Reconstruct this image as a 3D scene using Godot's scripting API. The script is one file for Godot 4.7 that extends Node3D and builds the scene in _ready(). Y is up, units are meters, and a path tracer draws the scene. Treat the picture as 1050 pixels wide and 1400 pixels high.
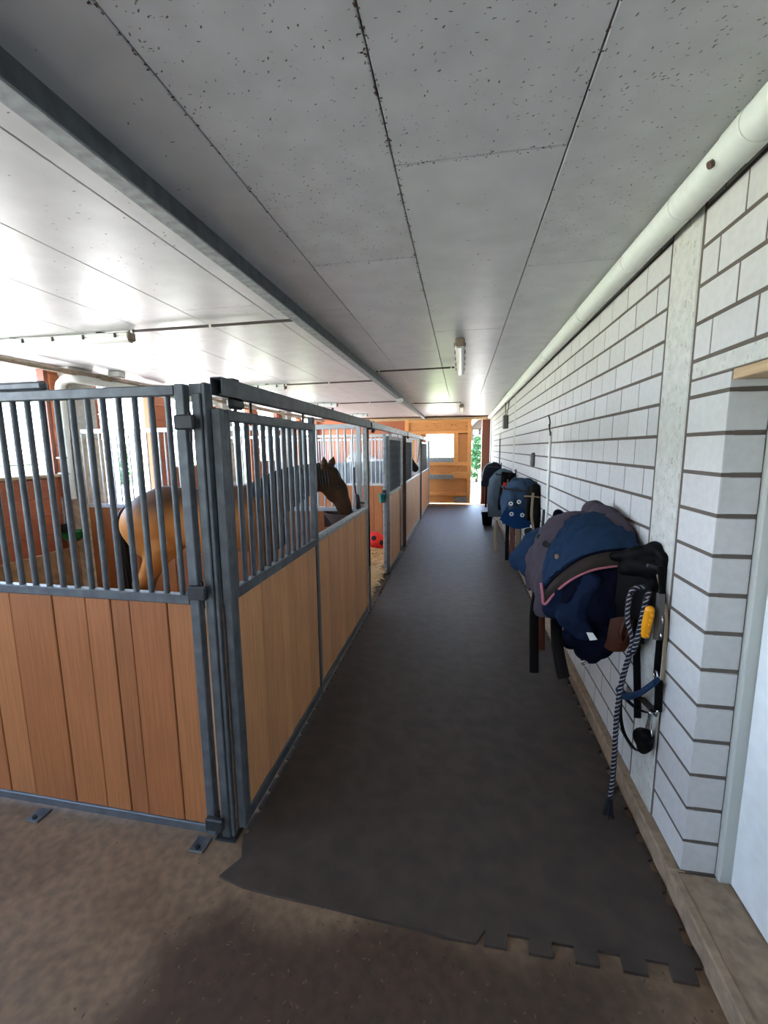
extends Node3D
# A stable aisle: white block wall on the right, barred horse boxes on the left, rubber mats down the middle.

const WX := 0.876      # face of the right wall
const CY := 2.72       # underside of the ceiling
const LX := -4.6       # inner face of the outer (left) wall
const EZ := -13.7      # inner face of the end wall
const FX := -0.962     # aisle face of the box fronts
var taken := {}
var boxes := {}
var M := {}
var rng := RandomNumberGenerator.new()

# ---------------------------------------------------------------- naming
func numbered(called: String) -> String:
	if not taken.has(called):
		taken[called] = 0
		return called
	taken[called] += 1
	return "%s_%03d" % [called, taken[called]]

func put(o: Node3D, called: String, parent: Node) -> void:
	o.name = numbered(called) if parent == self else called
	parent.add_child(o, true)

func tag(o: Node, label: String, category: String, group := "", kind := "") -> Node:
	if label: o.set_meta("label", label)
	if category: o.set_meta("category", category)
	if group: o.set_meta("group", group)
	if kind: o.set_meta("kind", kind)
	return o

func thing(called: String, label: String, category: String, at := Vector3.ZERO, turn := 0.0, group := "") -> Node3D:
	var o := Node3D.new()
	put(o, called, self)
	o.position = at
	o.rotation.y = turn
	tag(o, label, category, group)
	return o

func setting(called: String, at := Vector3.ZERO) -> Node3D:
	var o := Node3D.new()
	o.name = called
	add_child(o, true)
	o.position = at
	o.set_meta("kind", "structure")
	return o

func mi(called: String, mesh: Mesh, m: Material, parent: Node = self, at := Vector3.ZERO) -> MeshInstance3D:
	var o := MeshInstance3D.new()
	o.mesh = mesh
	o.material_override = m
	put(o, called, parent)
	o.position = at
	return o

# a mesh given in world coordinates, hung under a thing that stands (unturned) at its own place
func wmi(called: String, mesh: Mesh, m: Material, parent: Node3D) -> MeshInstance3D:
	return mi(called, mesh, m, parent, -parent.position)

func dup(o: Node3D, at: Vector3, turn := NAN, label := "", group := "") -> Node3D:
	var c: Node3D = o.duplicate()
	var base := String(o.name)
	if base.length() > 4 and base[base.length() - 4] == "_" and base.right(3).is_valid_int():
		base = base.left(base.length() - 4)
	put(c, base, self)
	c.position = at
	if not is_nan(turn): c.rotation.y = turn
	if label: c.set_meta("label", label)
	if group: c.set_meta("group", group)
	return c

# ---------------------------------------------------------------- shapes
func begin() -> SurfaceTool:
	var st := SurfaceTool.new()
	st.begin(Mesh.PRIMITIVE_TRIANGLES)
	return st

func tri(st: SurfaceTool, a: Vector3, b: Vector3, c: Vector3, n: Vector3) -> void:
	st.set_normal(n)
	if (b - a).cross(c - a).dot(n) > 0.0:
		st.add_vertex(a); st.add_vertex(c); st.add_vertex(b)
	else:
		st.add_vertex(a); st.add_vertex(b); st.add_vertex(c)

func quad(st: SurfaceTool, a: Vector3, b: Vector3, c: Vector3, d: Vector3, n: Vector3) -> void:
	tri(st, a, b, c, n)
	tri(st, a, c, d, n)

# smooth-shaded triangle with a normal per corner
func tri3(st: SurfaceTool, a: Vector3, b: Vector3, c: Vector3, na: Vector3, nb: Vector3, nc: Vector3) -> void:
	if (b - a).cross(c - a).dot(na + nb + nc) > 0.0:
		st.set_normal(na); st.add_vertex(a); st.set_normal(nc); st.add_vertex(c); st.set_normal(nb); st.add_vertex(b)
	else:
		st.set_normal(na); st.add_vertex(a); st.set_normal(nb); st.add_vertex(b); st.set_normal(nc); st.add_vertex(c)

# box with chamfered edges
func add_box(st: SurfaceTool, c: Vector3, s: Vector3, bev := 0.0, bas := Basis()) -> void:
	var h := s * 0.5
	var b: float = minf(bev, minf(h.x, minf(h.y, h.z)) * 0.9)
	for ax in 3:
		for sg in [-1.0, 1.0]:
			var u := (ax + 1) % 3
			var v := (ax + 2) % 3
			var n := Vector3.ZERO
			n[ax] = sg
			var q: Array[Vector3] = []
			for k in [[-1, -1], [1, -1], [1, 1], [-1, 1]]:
				var p := Vector3.ZERO
				p[ax] = sg * h[ax]
				p[u] = k[0] * (h[u] - b)
				p[v] = k[1] * (h[v] - b)
				q.append(c + bas * p)
			quad(st, q[0], q[1], q[2], q[3], bas * n)
	if b <= 0.0:
		return
	for ax in 3:      # twelve chamfers
		var u := (ax + 1) % 3
		var v := (ax + 2) % 3
		for su in [-1.0, 1.0]:
			for sv in [-1.0, 1.0]:
				var q: Array[Vector3] = []
				for k in [[-1, 0], [1, 0], [1, 1], [-1, 1]]:
					var p := Vector3.ZERO
					p[ax] = k[0] * (h[ax] - b)
					p[u] = su * (h[u] - (b if k[1] == 1 else 0.0))
					p[v] = sv * (h[v] - (0.0 if k[1] == 1 else b))
					q.append(c + bas * p)
				var n := Vector3.ZERO
				n[u] = su
				n[v] = sv
				quad(st, q[0], q[1], q[2], q[3], bas * n.normalized())
	for sx in [-1.0, 1.0]:
		for sy in [-1.0, 1.0]:
			for sz in [-1.0, 1.0]:
				var sg := Vector3(sx, sy, sz)
				tri(st, c + bas * (sg * Vector3(h.x, h.y - b, h.z - b)), c + bas * (sg * Vector3(h.x - b, h.y, h.z - b)), c + bas * (sg * Vector3(h.x - b, h.y - b, h.z)), bas * sg.normalized())

func box_mesh(s: Vector3, bev := 0.0) -> Mesh:
	var key := "%.4f %.4f %.4f %.4f" % [s.x, s.y, s.z, bev]
	if not boxes.has(key):
		var st := begin()
		add_box(st, Vector3.ZERO, s, bev)
		boxes[key] = st.commit()
	return boxes[key]

func bx(called: String, c: Vector3, s: Vector3, m: Material, parent: Node = self, bev := 0.003) -> MeshInstance3D:
	return mi(called, box_mesh(s, bev), m, parent, c)

# box from two corners
func bc(called: String, a: Vector3, b: Vector3, m: Material, parent: Node = self, bev := 0.003) -> MeshInstance3D:
	return bx(called, (a + b) * 0.5, (b - a).abs(), m, parent, bev)

func frame_at(d: Vector3) -> Basis:
	var z := d.normalized()
	var x := (Vector3.RIGHT if absf(z.y) > 0.95 else Vector3.UP).cross(z).normalized()
	return Basis(x, z.cross(x), z)

func spline(pts: Array, n: int) -> PackedVector3Array:
	var out := PackedVector3Array()
	var m := pts.size()
	for i in m - 1:
		var a: Vector3 = pts[maxi(i - 1, 0)]
		var b: Vector3 = pts[i]
		var c: Vector3 = pts[i + 1]
		var d: Vector3 = pts[mini(i + 2, m - 1)]
		for k in n:
			out.append(b.cubic_interpolate(c, a, d, float(k) / n))
	out.append(pts[m - 1])
	return out

# round or flat tube along points; radius may be one number or [start, end]; flat < 1 squashes it along the frame's own y
func add_tube(st: SurfaceTool, pts: PackedVector3Array, r0: float, r1 := -1.0, sides := 8, flat := 1.0, up := Vector3.ZERO) -> void:
	if r1 < 0.0: r1 = r0
	var rings := []
	var nors := []
	var n := pts.size()
	var x := Vector3.ZERO
	for i in n:
		var d := (pts[mini(i + 1, n - 1)] - pts[maxi(i - 1, 0)]).normalized()
		if i == 0:
			x = up.cross(d).normalized() if up != Vector3.ZERO else frame_at(d).x
		x = (x - d * x.dot(d)).normalized()
		var y := d.cross(x)
		var r := lerpf(r0, r1, float(i) / maxi(n - 1, 1))
		var ring := PackedVector3Array()
		var nr := PackedVector3Array()
		for k in sides:
			var a := TAU * k / sides
			ring.append(pts[i] + (x * cos(a) + y * sin(a) * flat) * r)
			nr.append((x * cos(a) * flat + y * sin(a)).normalized())
		rings.append(ring)
		nors.append(nr)
	for i in n - 1:
		for k in sides:
			var k2 := (k + 1) % sides
			tri3(st, rings[i][k], rings[i][k2], rings[i + 1][k2], nors[i][k], nors[i][k2], nors[i + 1][k2])
			tri3(st, rings[i][k], rings[i + 1][k2], rings[i + 1][k], nors[i][k], nors[i + 1][k2], nors[i + 1][k])
	for e in [0, n - 1]:
		var d := (pts[1] - pts[0]) if e == 0 else (pts[n - 2] - pts[n - 1])
		for k in range(1, sides - 1):
			tri(st, rings[e][0], rings[e][k], rings[e][k + 1], -d.normalized())

func tube_mesh(pts: PackedVector3Array, r0: float, r1 := -1.0, sides := 8, flat := 1.0, up := Vector3.ZERO) -> Mesh:
	var st := begin()
	add_tube(st, pts, r0, r1, sides, flat, up)
	return st.commit()

func rod(a: Vector3, b: Vector3, r: float, sides := 10) -> Mesh:
	return tube_mesh(PackedVector3Array([a, b]), r, r, sides)

# turned shape: profile of (radius, height) round the y axis
func lathe(prof: Array, sides := 24, at := Vector3.ZERO, bas := Basis()) -> Mesh:
	var st := begin()
	st.set_smooth_group(0)
	for i in prof.size() - 1:
		var p: Vector2 = prof[i]
		var q: Vector2 = prof[i + 1]
		var t := (q - p).normalized()
		for k in sides:
			var a := TAU * k / sides
			var b := TAU * (k + 1) / sides
			var n0 := Vector3(cos(a) * t.y, -t.x, sin(a) * t.y)
			var n1 := Vector3(cos(b) * t.y, -t.x, sin(b) * t.y)
			var v := [Vector3(p.x * cos(a), p.y, p.x * sin(a)), Vector3(p.x * cos(b), p.y, p.x * sin(b)), Vector3(q.x * cos(b), q.y, q.x * sin(b)), Vector3(q.x * cos(a), q.y, q.x * sin(a))]
			for w in 4: v[w] = at + bas * v[w]
			tri3(st, v[0], v[1], v[2], bas * n0, bas * n1, bas * n1)
			tri3(st, v[0], v[2], v[3], bas * n0, bas * n1, bas * n0)
	return st.commit()

# flat polygon (x, z) extruded downwards from y1 to y0
func slab(poly: PackedVector2Array, y0: float, y1: float) -> Mesh:
	var st := begin()
	var idx := Geometry2D.triangulate_polygon(poly)
	for i in range(0, idx.size(), 3):
		var a := poly[idx[i]]
		var b := poly[idx[i + 1]]
		var c := poly[idx[i + 2]]
		tri(st, Vector3(a.x, y1, a.y), Vector3(b.x, y1, b.y), Vector3(c.x, y1, c.y), Vector3.UP)
		tri(st, Vector3(a.x, y0, a.y), Vector3(b.x, y0, b.y), Vector3(c.x, y0, c.y), Vector3.DOWN)
	var cw := Geometry2D.is_polygon_clockwise(poly)
	for i in poly.size():
		var a := poly[i]
		var b := poly[(i + 1) % poly.size()]
		var n2 := (b - a).orthogonal().normalized() * (-1.0 if cw else 1.0)
		var n := Vector3(n2.x, 0, n2.y)
		quad(st, Vector3(a.x, y0, a.y), Vector3(b.x, y0, b.y), Vector3(b.x, y1, b.y), Vector3(a.x, y1, a.y), n)
	return st.commit()

# cloth: a grid of control points (rows of Vector3), smoothed, crumpled by noise, given a thickness
func cloth(rows: Array, sub: int, thick: float, wrinkle := 0.0, freq := 6.0, sd := 1) -> Mesh:
	var fine := []
	for r in rows: fine.append(spline(r, sub))
	var cols: int = fine[0].size()
	var grid := []
	for c in cols:
		var line := []
		for r in fine: line.append(r[c])
		grid.append(spline(line, sub))
	var nz := FastNoiseLite.new()
	nz.seed = sd
	nz.frequency = freq
	nz.fractal_octaves = 3
	var h: int = grid[0].size()
	var nor := func(g: Array, i: int, j: int) -> Vector3:
		return (g[mini(i + 1, cols - 1)][j] - g[maxi(i - 1, 0)][j]).cross(g[i][mini(j + 1, h - 1)] - g[i][maxi(j - 1, 0)]).normalized()
	var g2 := []
	for i in cols:
		var line := PackedVector3Array()
		for j in h:
			var p: Vector3 = grid[i][j]
			line.append(p + nor.call(grid, i, j) * nz.get_noise_3d(p.x, p.y * 0.6, p.z) * wrinkle)
		g2.append(line)
	var st := begin()
	var N := []
	for i in cols:
		var line := PackedVector3Array()
		for j in h: line.append(nor.call(g2, i, j))
		N.append(line)
	for i in cols - 1:
		for j in h - 1:
			for side in [0.5, -0.5]:
				var q: Array[Vector3] = []
				var m: Array[Vector3] = []
				for k in [[0, 0], [1, 0], [1, 1], [0, 1]]:
					var n: Vector3 = N[i + k[0]][j + k[1]]
					q.append(g2[i + k[0]][j + k[1]] + n * thick * side)
					m.append(n * signf(side))
				tri3(st, q[0], q[1], q[2], m[0], m[1], m[2])
				tri3(st, q[0], q[2], q[3], m[0], m[2], m[3])
	var rim := []
	for i in cols: rim.append([i, 0])
	for j in range(1, h): rim.append([cols - 1, j])
	for i in range(cols - 2, -1, -1): rim.append([i, h - 1])
	for j in range(h - 2, 0, -1): rim.append([0, j])
	var mid: Vector3 = g2[cols / 2][h / 2]
	for k in rim.size():
		var a: Array = rim[k]
		var b: Array = rim[(k + 1) % rim.size()]
		var pa: Vector3 = g2[a[0]][a[1]]
		var pb: Vector3 = g2[b[0]][b[1]]
		var na: Vector3 = N[a[0]][a[1]] * thick * 0.5
		var nb: Vector3 = N[b[0]][b[1]] * thick * 0.5
		var out := (pb - pa).cross(na).normalized()
		if out.dot(pa - mid) < 0.0: out = -out
		quad(st, pa - na, pb - nb, pb + nb, pa + na, out)
	return st.commit()

# one smooth skin round tapered bones [a, b, ra, rb, widen]; widen scales it across z (of the bone's own middle)
func skin(bones: Array, cell: float, k: float, rough := 0.0, freq := 8.0, tint = null) -> Mesh:
	var lo := Vector3(1e9, 1e9, 1e9)
	var hi := -lo
	for b in bones:
		var r: float = maxf(b[2], b[3]) * maxf(1.0, b[4] if b.size() > 4 else 1.0) + cell * 3.0 + rough
		for p in [b[0], b[1]]:
			lo = lo.min(p - Vector3(r, r, r))
			hi = hi.max(p + Vector3(r, r, r))
	var nx := int((hi.x - lo.x) / cell) + 2
	var ny := int((hi.y - lo.y) / cell) + 2
	var nz := int((hi.z - lo.z) / cell) + 2
	var f := PackedFloat32Array()
	f.resize(nx * ny * nz)
	f.fill(1e3)
	for b in bones:
		var w: float = b[4] if b.size() > 4 else 1.0
		var a: Vector3 = b[0]
		var e: Vector3 = b[1]
		var ra: float = b[2]
		var rb: float = b[3]
		var zm := (a.z + e.z) * 0.5
		var R: float = maxf(ra, rb) + k + cell * 3.0
		var l0 := ((a.min(e) - Vector3(R, R, R * maxf(w, 1.0)) - lo) / cell).floor()
		var h0 := ((a.max(e) + Vector3(R, R, R * maxf(w, 1.0)) - lo) / cell).ceil()
		var ab := e - a
		ab.z /= w
		var inv := 1.0 / maxf(ab.length_squared(), 1e-8)
		for i in range(maxi(int(l0.x), 0), mini(int(h0.x), nx - 1) + 1):
			for j in range(maxi(int(l0.y), 0), mini(int(h0.y), ny - 1) + 1):
				var at := (i * ny + j) * nz
				for m in range(maxi(int(l0.z), 0), mini(int(h0.z), nz - 1) + 1):
					var p := Vector3(lo.x + i * cell - a.x, lo.y + j * cell - a.y, (lo.z + m * cell - a.z) / w)
					var t := clampf(p.dot(ab) * inv, 0.0, 1.0)
					var d := (p - ab * t).length() - ra - (rb - ra) * t
					var o := f[at + m]
					if o > 100.0:
						f[at + m] = d
					else:
						var q := maxf(k - absf(o - d), 0.0) / k
						f[at + m] = minf(o, d) - q * q * k * 0.25
	if rough > 0.0:
		var ns := FastNoiseLite.new()
		ns.frequency = freq
		ns.fractal_octaves = 3
		for i in nx:
			for j in ny:
				for m in nz:
					var at := (i * ny + j) * nz + m
					if absf(f[at]) < rough + cell * 2.5:
						f[at] += ns.get_noise_3d(lo.x + i * cell, (lo.y + j * cell) * 0.7, lo.z + m * cell) * rough
	var ids := {}
	var vs := PackedVector3Array()
	var ns2 := PackedVector3Array()
	var sx := ny * nz
	var near := cell * 3.5
	for i in nx - 1:
		for j in ny - 1:
			var at0 := (i * ny + j) * nz
			for m in nz - 1:
				var at := at0 + m
				if absf(f[at]) > near: continue
				var c0 := f[at]
				var c := [c0, f[at + 1], f[at + nz], f[at + nz + 1], f[at + sx], f[at + sx + 1], f[at + sx + nz], f[at + sx + nz + 1]]
				var ins := 0
				for v in c: if v < 0.0: ins += 1
				if ins == 0 or ins == 8: continue
				var sum := Vector3.ZERO
				var cnt := 0
				for e in 12:
					var p0: int = [0, 2, 4, 6, 0, 1, 4, 5, 0, 1, 2, 3][e]
					var p1: int = [1, 3, 5, 7, 2, 3, 6, 7, 4, 5, 6, 7][e]
					if (c[p0] < 0.0) == (c[p1] < 0.0): continue
					var t: float = c[p0] / (c[p0] - c[p1])
					var A := Vector3(p0 >> 2, (p0 >> 1) & 1, p0 & 1)
					var B := Vector3(p1 >> 2, (p1 >> 1) & 1, p1 & 1)
					sum += A.lerp(B, t)
					cnt += 1
				ids[at] = vs.size()
				vs.append(lo + (Vector3(i, j, m) + sum / cnt) * cell)
				ns2.append(Vector3(c[4] + c[5] + c[6] + c[7] - c[0] - c[1] - c[2] - c[3], c[2] + c[3] + c[6] + c[7] - c[0] - c[1] - c[4] - c[5], c[1] + c[3] + c[5] + c[7] - c[0] - c[2] - c[4] - c[6]).normalized())
	var st := begin()
	var steps := [sx, nz, 1]
	for at in ids:
		for ax in 3:
			var s0: int = steps[ax]
			var u: int = steps[(ax + 1) % 3]
			var v: int = steps[(ax + 2) % 3]
			if (f[at] < 0.0) == (f[at + s0] < 0.0): continue
			if not (ids.has(at - u) and ids.has(at - v) and ids.has(at - u - v)): continue
			var q := [ids[at], ids[at - u], ids[at - u - v], ids[at - v]]
			for tr in [[0, 1, 2], [0, 2, 3]]:
				var a: int = q[tr[0]]
				var b: int = q[tr[1]]
				var c: int = q[tr[2]]
				if (vs[b] - vs[a]).cross(vs[c] - vs[a]).dot(ns2[a] + ns2[b] + ns2[c]) > 0.0:
					var t2 := b
					b = c
					c = t2
				for w in [a, b, c]:
					st.set_normal(ns2[w])
					if tint != null: st.set_color(tint.call(vs[w]))
					st.add_vertex(vs[w])
	return st.commit()

# ---------------------------------------------------------------- textures and materials
func noise_img(n: int, freq: float, oct: int, sd: int, lo: float, hi: float, stretch := Vector2.ONE) -> Image:
	var f := FastNoiseLite.new()
	f.seed = sd
	f.frequency = freq
	f.fractal_octaves = oct
	var im := Image.create(n, n, false, Image.FORMAT_RGB8)
	for y in n:
		for x in n:
			# tiles by blending the last eighth with the start
			var v := f.get_noise_2d(x * stretch.x, y * stretch.y)
			var ex := clampf((x - n * 0.875) / (n * 0.125), 0.0, 1.0)
			var ey := clampf((y - n * 0.875) / (n * 0.125), 0.0, 1.0)
			if ex > 0.0: v = lerpf(v, f.get_noise_2d((x - n) * stretch.x, y * stretch.y), ex)
			if ey > 0.0: v = lerpf(v, f.get_noise_2d(x * stretch.x, (y - n) * stretch.y), ey)
			v = lerpf(lo, hi, clampf(v * 0.9 + 0.5, 0.0, 1.0))
			im.set_pixel(x, y, Color(v, v, v))
	return im

func tex(im: Image) -> ImageTexture:
	im.generate_mipmaps()
	return ImageTexture.create_from_image(im)

func mat(called: String, c: Color, rough: float, metal := 0.0, t: Texture2D = null, scale := Vector3.ONE, world := true, off := Vector3.ZERO) -> StandardMaterial3D:
	var m := StandardMaterial3D.new()
	m.resource_name = called
	m.albedo_color = c
	m.roughness = rough
	m.metallic = metal
	if t:
		m.albedo_texture = t
		m.uv1_triplanar = true
		m.uv1_world_triplanar = world
		m.uv1_scale = scale
		m.uv1_offset = off
	M[called] = m
	return m

func relief(m: StandardMaterial3D, t: Texture2D, cm: float) -> void:
	m.heightmap_enabled = true
	m.heightmap_texture = t
	m.heightmap_scale = cm

func specks(n: int, count: int, base: Color, sd: int) -> Image:
	var im := noise_img(n, 0.008, 3, sd, 0.94, 1.0)
	rng.seed = sd
	for i in count:
		# clustered: most specks fall round a few centres
		if i % 14 == 0: rng.seed = sd + i * 7
		var c := Vector2(rng.randf() * n, rng.randf() * n)
		if i % 3: c = Vector2(fposmod(sin(i / 14 * 12.9) * 4375.5, 1.0), fposmod(sin(i / 14 * 78.2) * 2137.3, 1.0)) * n + Vector2(rng.randfn(), rng.randfn()) * n * 0.045
		var d := Vector2.from_angle(rng.randf_range(-0.9, 0.9) + 0.6)
		var l := rng.randf_range(0.8, 4.5)
		var dark := rng.randf_range(0.12, 0.6)
		for s in int(l * 2.0) + 1:
			var p := c + d * (s * 0.5)
			var x := posmod(int(p.x), n)
			var y := posmod(int(p.y), n)
			im.set_pixel(x, y, Color(0.42, 0.36, 0.3).lerp(base * 0.9, 1.0 - dark) if dark < 0.3 else Color(0.2, 0.17, 0.14).lerp(Color(0.5, 0.46, 0.4), rng.randf() * 0.6))
			if l > 3.2: im.set_pixel(posmod(x + 1, n), y, Color(0.3, 0.27, 0.23))
	for i in 26:     # faint yellowish smears
		var c := Vector2(rng.randf() * n, rng.randf() * n)
		for k in 90:
			var p := c + Vector2(rng.randfn() * 22.0, rng.randfn() * 5.0)
			var x := posmod(int(p.x), n)
			var y := posmod(int(p.y), n)
			im.set_pixel(x, y, im.get_pixel(x, y).lerp(Color(0.78, 0.68, 0.5), 0.18))
	return im

func floor_img(w: int, h: int) -> Image:      # bare concrete by the gate: x -3..1.2, z -2.1..-0.4; a damp dark patch with bits of straw in the middle
	var f := FastNoiseLite.new()
	f.frequency = 0.006
	f.fractal_octaves = 5
	var g := FastNoiseLite.new()
	g.seed = 9
	g.frequency = 0.06
	g.fractal_octaves = 3
	var im := Image.create(w, h, false, Image.FORMAT_RGB8)
	for y in h:
		for x in w:
			var X := -3.0 + 4.2 * x / w
			var Z := -2.1 + 1.7 * y / h
			var a := f.get_noise_2d(x, y * 1.0) * 0.5 + 0.5
			var b := g.get_noise_2d(x, y) * 0.5 + 0.5
			var damp := smoothstep(-0.06, 0.14, (X + 1.02 + (Z + 1.1) * 0.55) + (a - 0.5) * 0.3) * (1.0 - smoothstep(0.15, 0.5, X - 0.25 + (a - 0.5) * 0.4))
			damp *= smoothstep(-1.42, -1.24, Z + (a - 0.5) * 0.2 + X * 0.06)
			var patch := smoothstep(0.45, 0.75, a) * 0.35
			var c := Color(0.51, 0.415, 0.325).lerp(Color(0.37, 0.285, 0.21), patch)
			c = c.lerp(Color(0.27, 0.2, 0.15), damp * 0.9)
			c *= 0.82 + 0.3 * b
			im.set_pixel(x, y, Color(c.r, c.g, c.b))
	rng.seed = 5
	for i in 2600:
		var x := rng.randi_range(2, w - 3)
		var y := rng.randi_range(2, h - 3)
		var X := -3.0 + 4.2 * x / w
		if X < -1.05 and rng.randf() < 0.9: continue
		var d := Vector2.from_angle(rng.randf() * TAU)
		var c := Color(0.56, 0.46, 0.33) if rng.randf() < 0.6 else Color(0.13, 0.11, 0.1)
		for k in rng.randi_range(1, 4):
			im.set_pixel(clampi(int(x + d.x * k), 0, w - 1), clampi(int(y + d.y * k), 0, h - 1), im.get_pixel(x, y).lerp(c, 0.5))
	return im

func materials() -> void:
	var fine := tex(noise_img(512, 0.02, 4, 3, 0.965, 1.0))
	var mott := tex(noise_img(512, 0.012, 5, 4, 0.8, 1.0))
	var grit := tex(noise_img(512, 0.22, 3, 5, 0.7, 1.0))
	var grain := tex(noise_img(512, 0.02, 4, 6, 0.87, 1.0, Vector2(3.5, 0.22)))
	var hgrain := tex(noise_img(512, 0.02, 4, 7, 0.84, 1.0, Vector2(0.35, 6.0)))
	var weave := noise_img(256, 0.12, 2, 8, 0.78, 1.0)
	for y in 256:
		for x in 256:
			var v: float = weave.get_pixel(x, y).r * (0.9 if (x / 2 + y / 2) % 2 else 1.0)
			weave.set_pixel(x, y, Color(v, v, v))
	var wv := tex(weave)
	var pit := noise_img(512, 0.02, 4, 11, 0.93, 1.0)
	rng.seed = 21
	for i in 420:
		var c := Vector2(rng.randf() * 512, rng.randf() * 512)
		var r := rng.randf_range(0.8, 3.2) if i % 9 else rng.randf_range(3.0, 7.0)
		for a in int(r * r * 3.0):
			var p := c + Vector2(rng.randf_range(-r, r), rng.randf_range(-r, r) * 1.7)
			pit.set_pixel(posmod(int(p.x), 512), posmod(int(p.y), 512), Color(0.66, 0.64, 0.6))
	var pitt := tex(pit)
	mat("steel", Color(0.40, 0.425, 0.445), 0.5, 0.35, mott, Vector3(1.6, 1.6, 1.6))
	mat("steel_light", Color(0.70, 0.72, 0.72), 0.45, 0.4, mott, Vector3(1.9, 1.9, 1.9))
	mat("steel_dark", Color(0.2, 0.21, 0.22), 0.55, 0.3, fine, Vector3(3, 3, 3))
	mat("rusty", Color(0.42, 0.33, 0.28), 0.8, 0.1, mott, Vector3(4, 4, 4))
	mat("chrome", Color(0.8, 0.8, 0.8), 0.22, 1.0)
	var tones := [Color(0.72, 0.45, 0.26), Color(0.66, 0.40, 0.22), Color(0.76, 0.5, 0.3), Color(0.7, 0.42, 0.25), Color(0.62, 0.38, 0.22), Color(0.74, 0.47, 0.28)]
	for i in 6:
		mat("plank%d" % i, tones[i].lerp(Color(0.72, 0.45, 0.25), 0.5) * 0.92, 0.5, 0.0, grain, Vector3(2.2, 0.9, 2.2), true, Vector3(i * 0.37, i * 0.61, i * 0.23))
		mat("door_plank%d" % i, tones[i].lerp(Color(1.0, 0.78, 0.57), 0.58), 0.55, 0.0, grain, Vector3(2.2, 0.9, 2.2), true, Vector3(i * 0.27, i * 0.41, i * 0.53))  # lightened copy of the gate wood, making up for weak light on it
		mat("board%d" % i, Color(0.72, 0.40, 0.27).lerp(tones[i], 0.3), 0.6, 0.0, hgrain, Vector3(0.7, 2.0, 0.7), true, Vector3(i * 0.3, i * 0.11, i * 0.2))
		mat("spruce%d" % i, Color(1.0, 0.70, 0.40).lerp(tones[i], 0.08 if i % 2 else 0.3), 0.5, 0.0, hgrain, Vector3(0.8, 1.6, 0.8), true, Vector3(i * 0.3, i * 0.13, i * 0.2))  # even ones, for the sunk door panels, darker to imitate recess shade
	mat("pale_wood", Color(0.8, 0.68, 0.52), 0.6, 0.0, hgrain, Vector3(0.8, 2, 0.8))
	mat("brown_post", Color(0.48, 0.27, 0.19), 0.6, 0.0, grain, Vector3(3, 1, 3))
	for i in 4:
		var v: float = [0.785, 0.80, 0.775, 0.79][i]
		mat("block%d" % i, Color(v, v * 0.995, v * 0.98), 0.72, 0.0, fine, Vector3(2.2, 2.2, 2.2), true, Vector3(i * 0.3, i * 0.2, i * 0.7))
	mat("mortar", Color(0.45, 0.41, 0.37), 0.95, 0.0, grit, Vector3(4, 4, 4))
	relief(mat("pillar", Color(0.80, 0.80, 0.77), 0.85, 0.0, pitt, Vector3(1.6, 1.6, 1.6)), pitt, 0.3)
	mat("concrete", Color(0.52, 0.47, 0.41), 0.85, 0.0, mott, Vector3(0.7, 0.7, 0.7))
	mat("plinth", Color(0.66, 0.57, 0.47), 0.8, 0.0, mott, Vector3(2.2, 2.2, 2.2))
	mat("trough", Color(0.22, 0.14, 0.10), 0.6)
	mat("pale_column", Color(0.86, 0.80, 0.70), 0.8, 0.0, mott, Vector3(1.5, 1.5, 1.5))
	mat("sand", Color(0.72, 0.58, 0.42), 0.9, 0.0, mott, Vector3(1, 1, 1))
	relief(mat("rubber", Color(0.29, 0.245, 0.215), 0.58, 0.0, mott, Vector3(1.1, 1.1, 1.1)), grit, 0.06)
	mat("mat_gap", Color(0.05, 0.045, 0.04), 0.9)
	mat("white_paint", Color(0.95, 0.965, 0.96), 0.4, 0.0, fine, Vector3(1, 1, 1))
	mat("frame_paint", Color(0.74, 0.75, 0.72), 0.5)
	mat("pipe", Color(0.88, 0.9, 0.87), 0.45, 0.0, fine, Vector3(2, 2, 2))
	mat("pipe_dirty", Color(0.62, 0.55, 0.47), 0.6, 0.0, mott, Vector3(2, 2, 2))
	mat("clear_plastic", Color(0.85, 0.86, 0.85), 0.2)
	mat("grey_plastic", Color(0.35, 0.34, 0.32), 0.5)
	mat("dark_plastic", Color(0.08, 0.08, 0.085), 0.5)
	mat("cable", Color(0.25, 0.22, 0.2), 0.6)
	var sp := tex(specks(1024, 2100, Color(0.9, 0.9, 0.9), 31))
	var sl := tex(specks(1024, 420, Color(0.9, 0.9, 0.9), 47))
	mat("ceil_dense", Color(0.76, 0.765, 0.765), 0.42, 0.0, sp, Vector3(0.62, 0.62, 0.62))
	mat("ceil_clean", Color(0.78, 0.785, 0.785), 0.36, 0.0, sl, Vector3(0.4, 0.4, 0.4))
	mat("joint", Color(0.30, 0.25, 0.2), 0.9)
	mat("dirt", Color(0.28, 0.19, 0.11), 0.9)
	mat("beam", Color(0.62, 0.65, 0.66), 0.55, 0.25, mott, Vector3(2.5, 2.5, 2.5))
	mat("grey_rug", Color(0.36, 0.325, 0.36), 0.9, 0.0, wv, Vector3(9, 9, 9))
	mat("navy", Color(0.10, 0.15, 0.25), 0.85, 0.0, wv, Vector3(9, 9, 9))
	mat("deep_navy", Color(0.055, 0.075, 0.15), 0.85, 0.0, wv, Vector3(9, 9, 9))
	mat("blue_rug", Color(0.17, 0.26, 0.38), 0.85, 0.0, wv, Vector3(9, 9, 9))
	mat("royal", Color(0.11, 0.25, 0.45), 0.85, 0.0, wv, Vector3(9, 9, 9))
	mat("pale_blue", Color(0.82, 0.89, 0.96), 0.9, 0.0, wv, Vector3(9, 9, 9))
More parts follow.
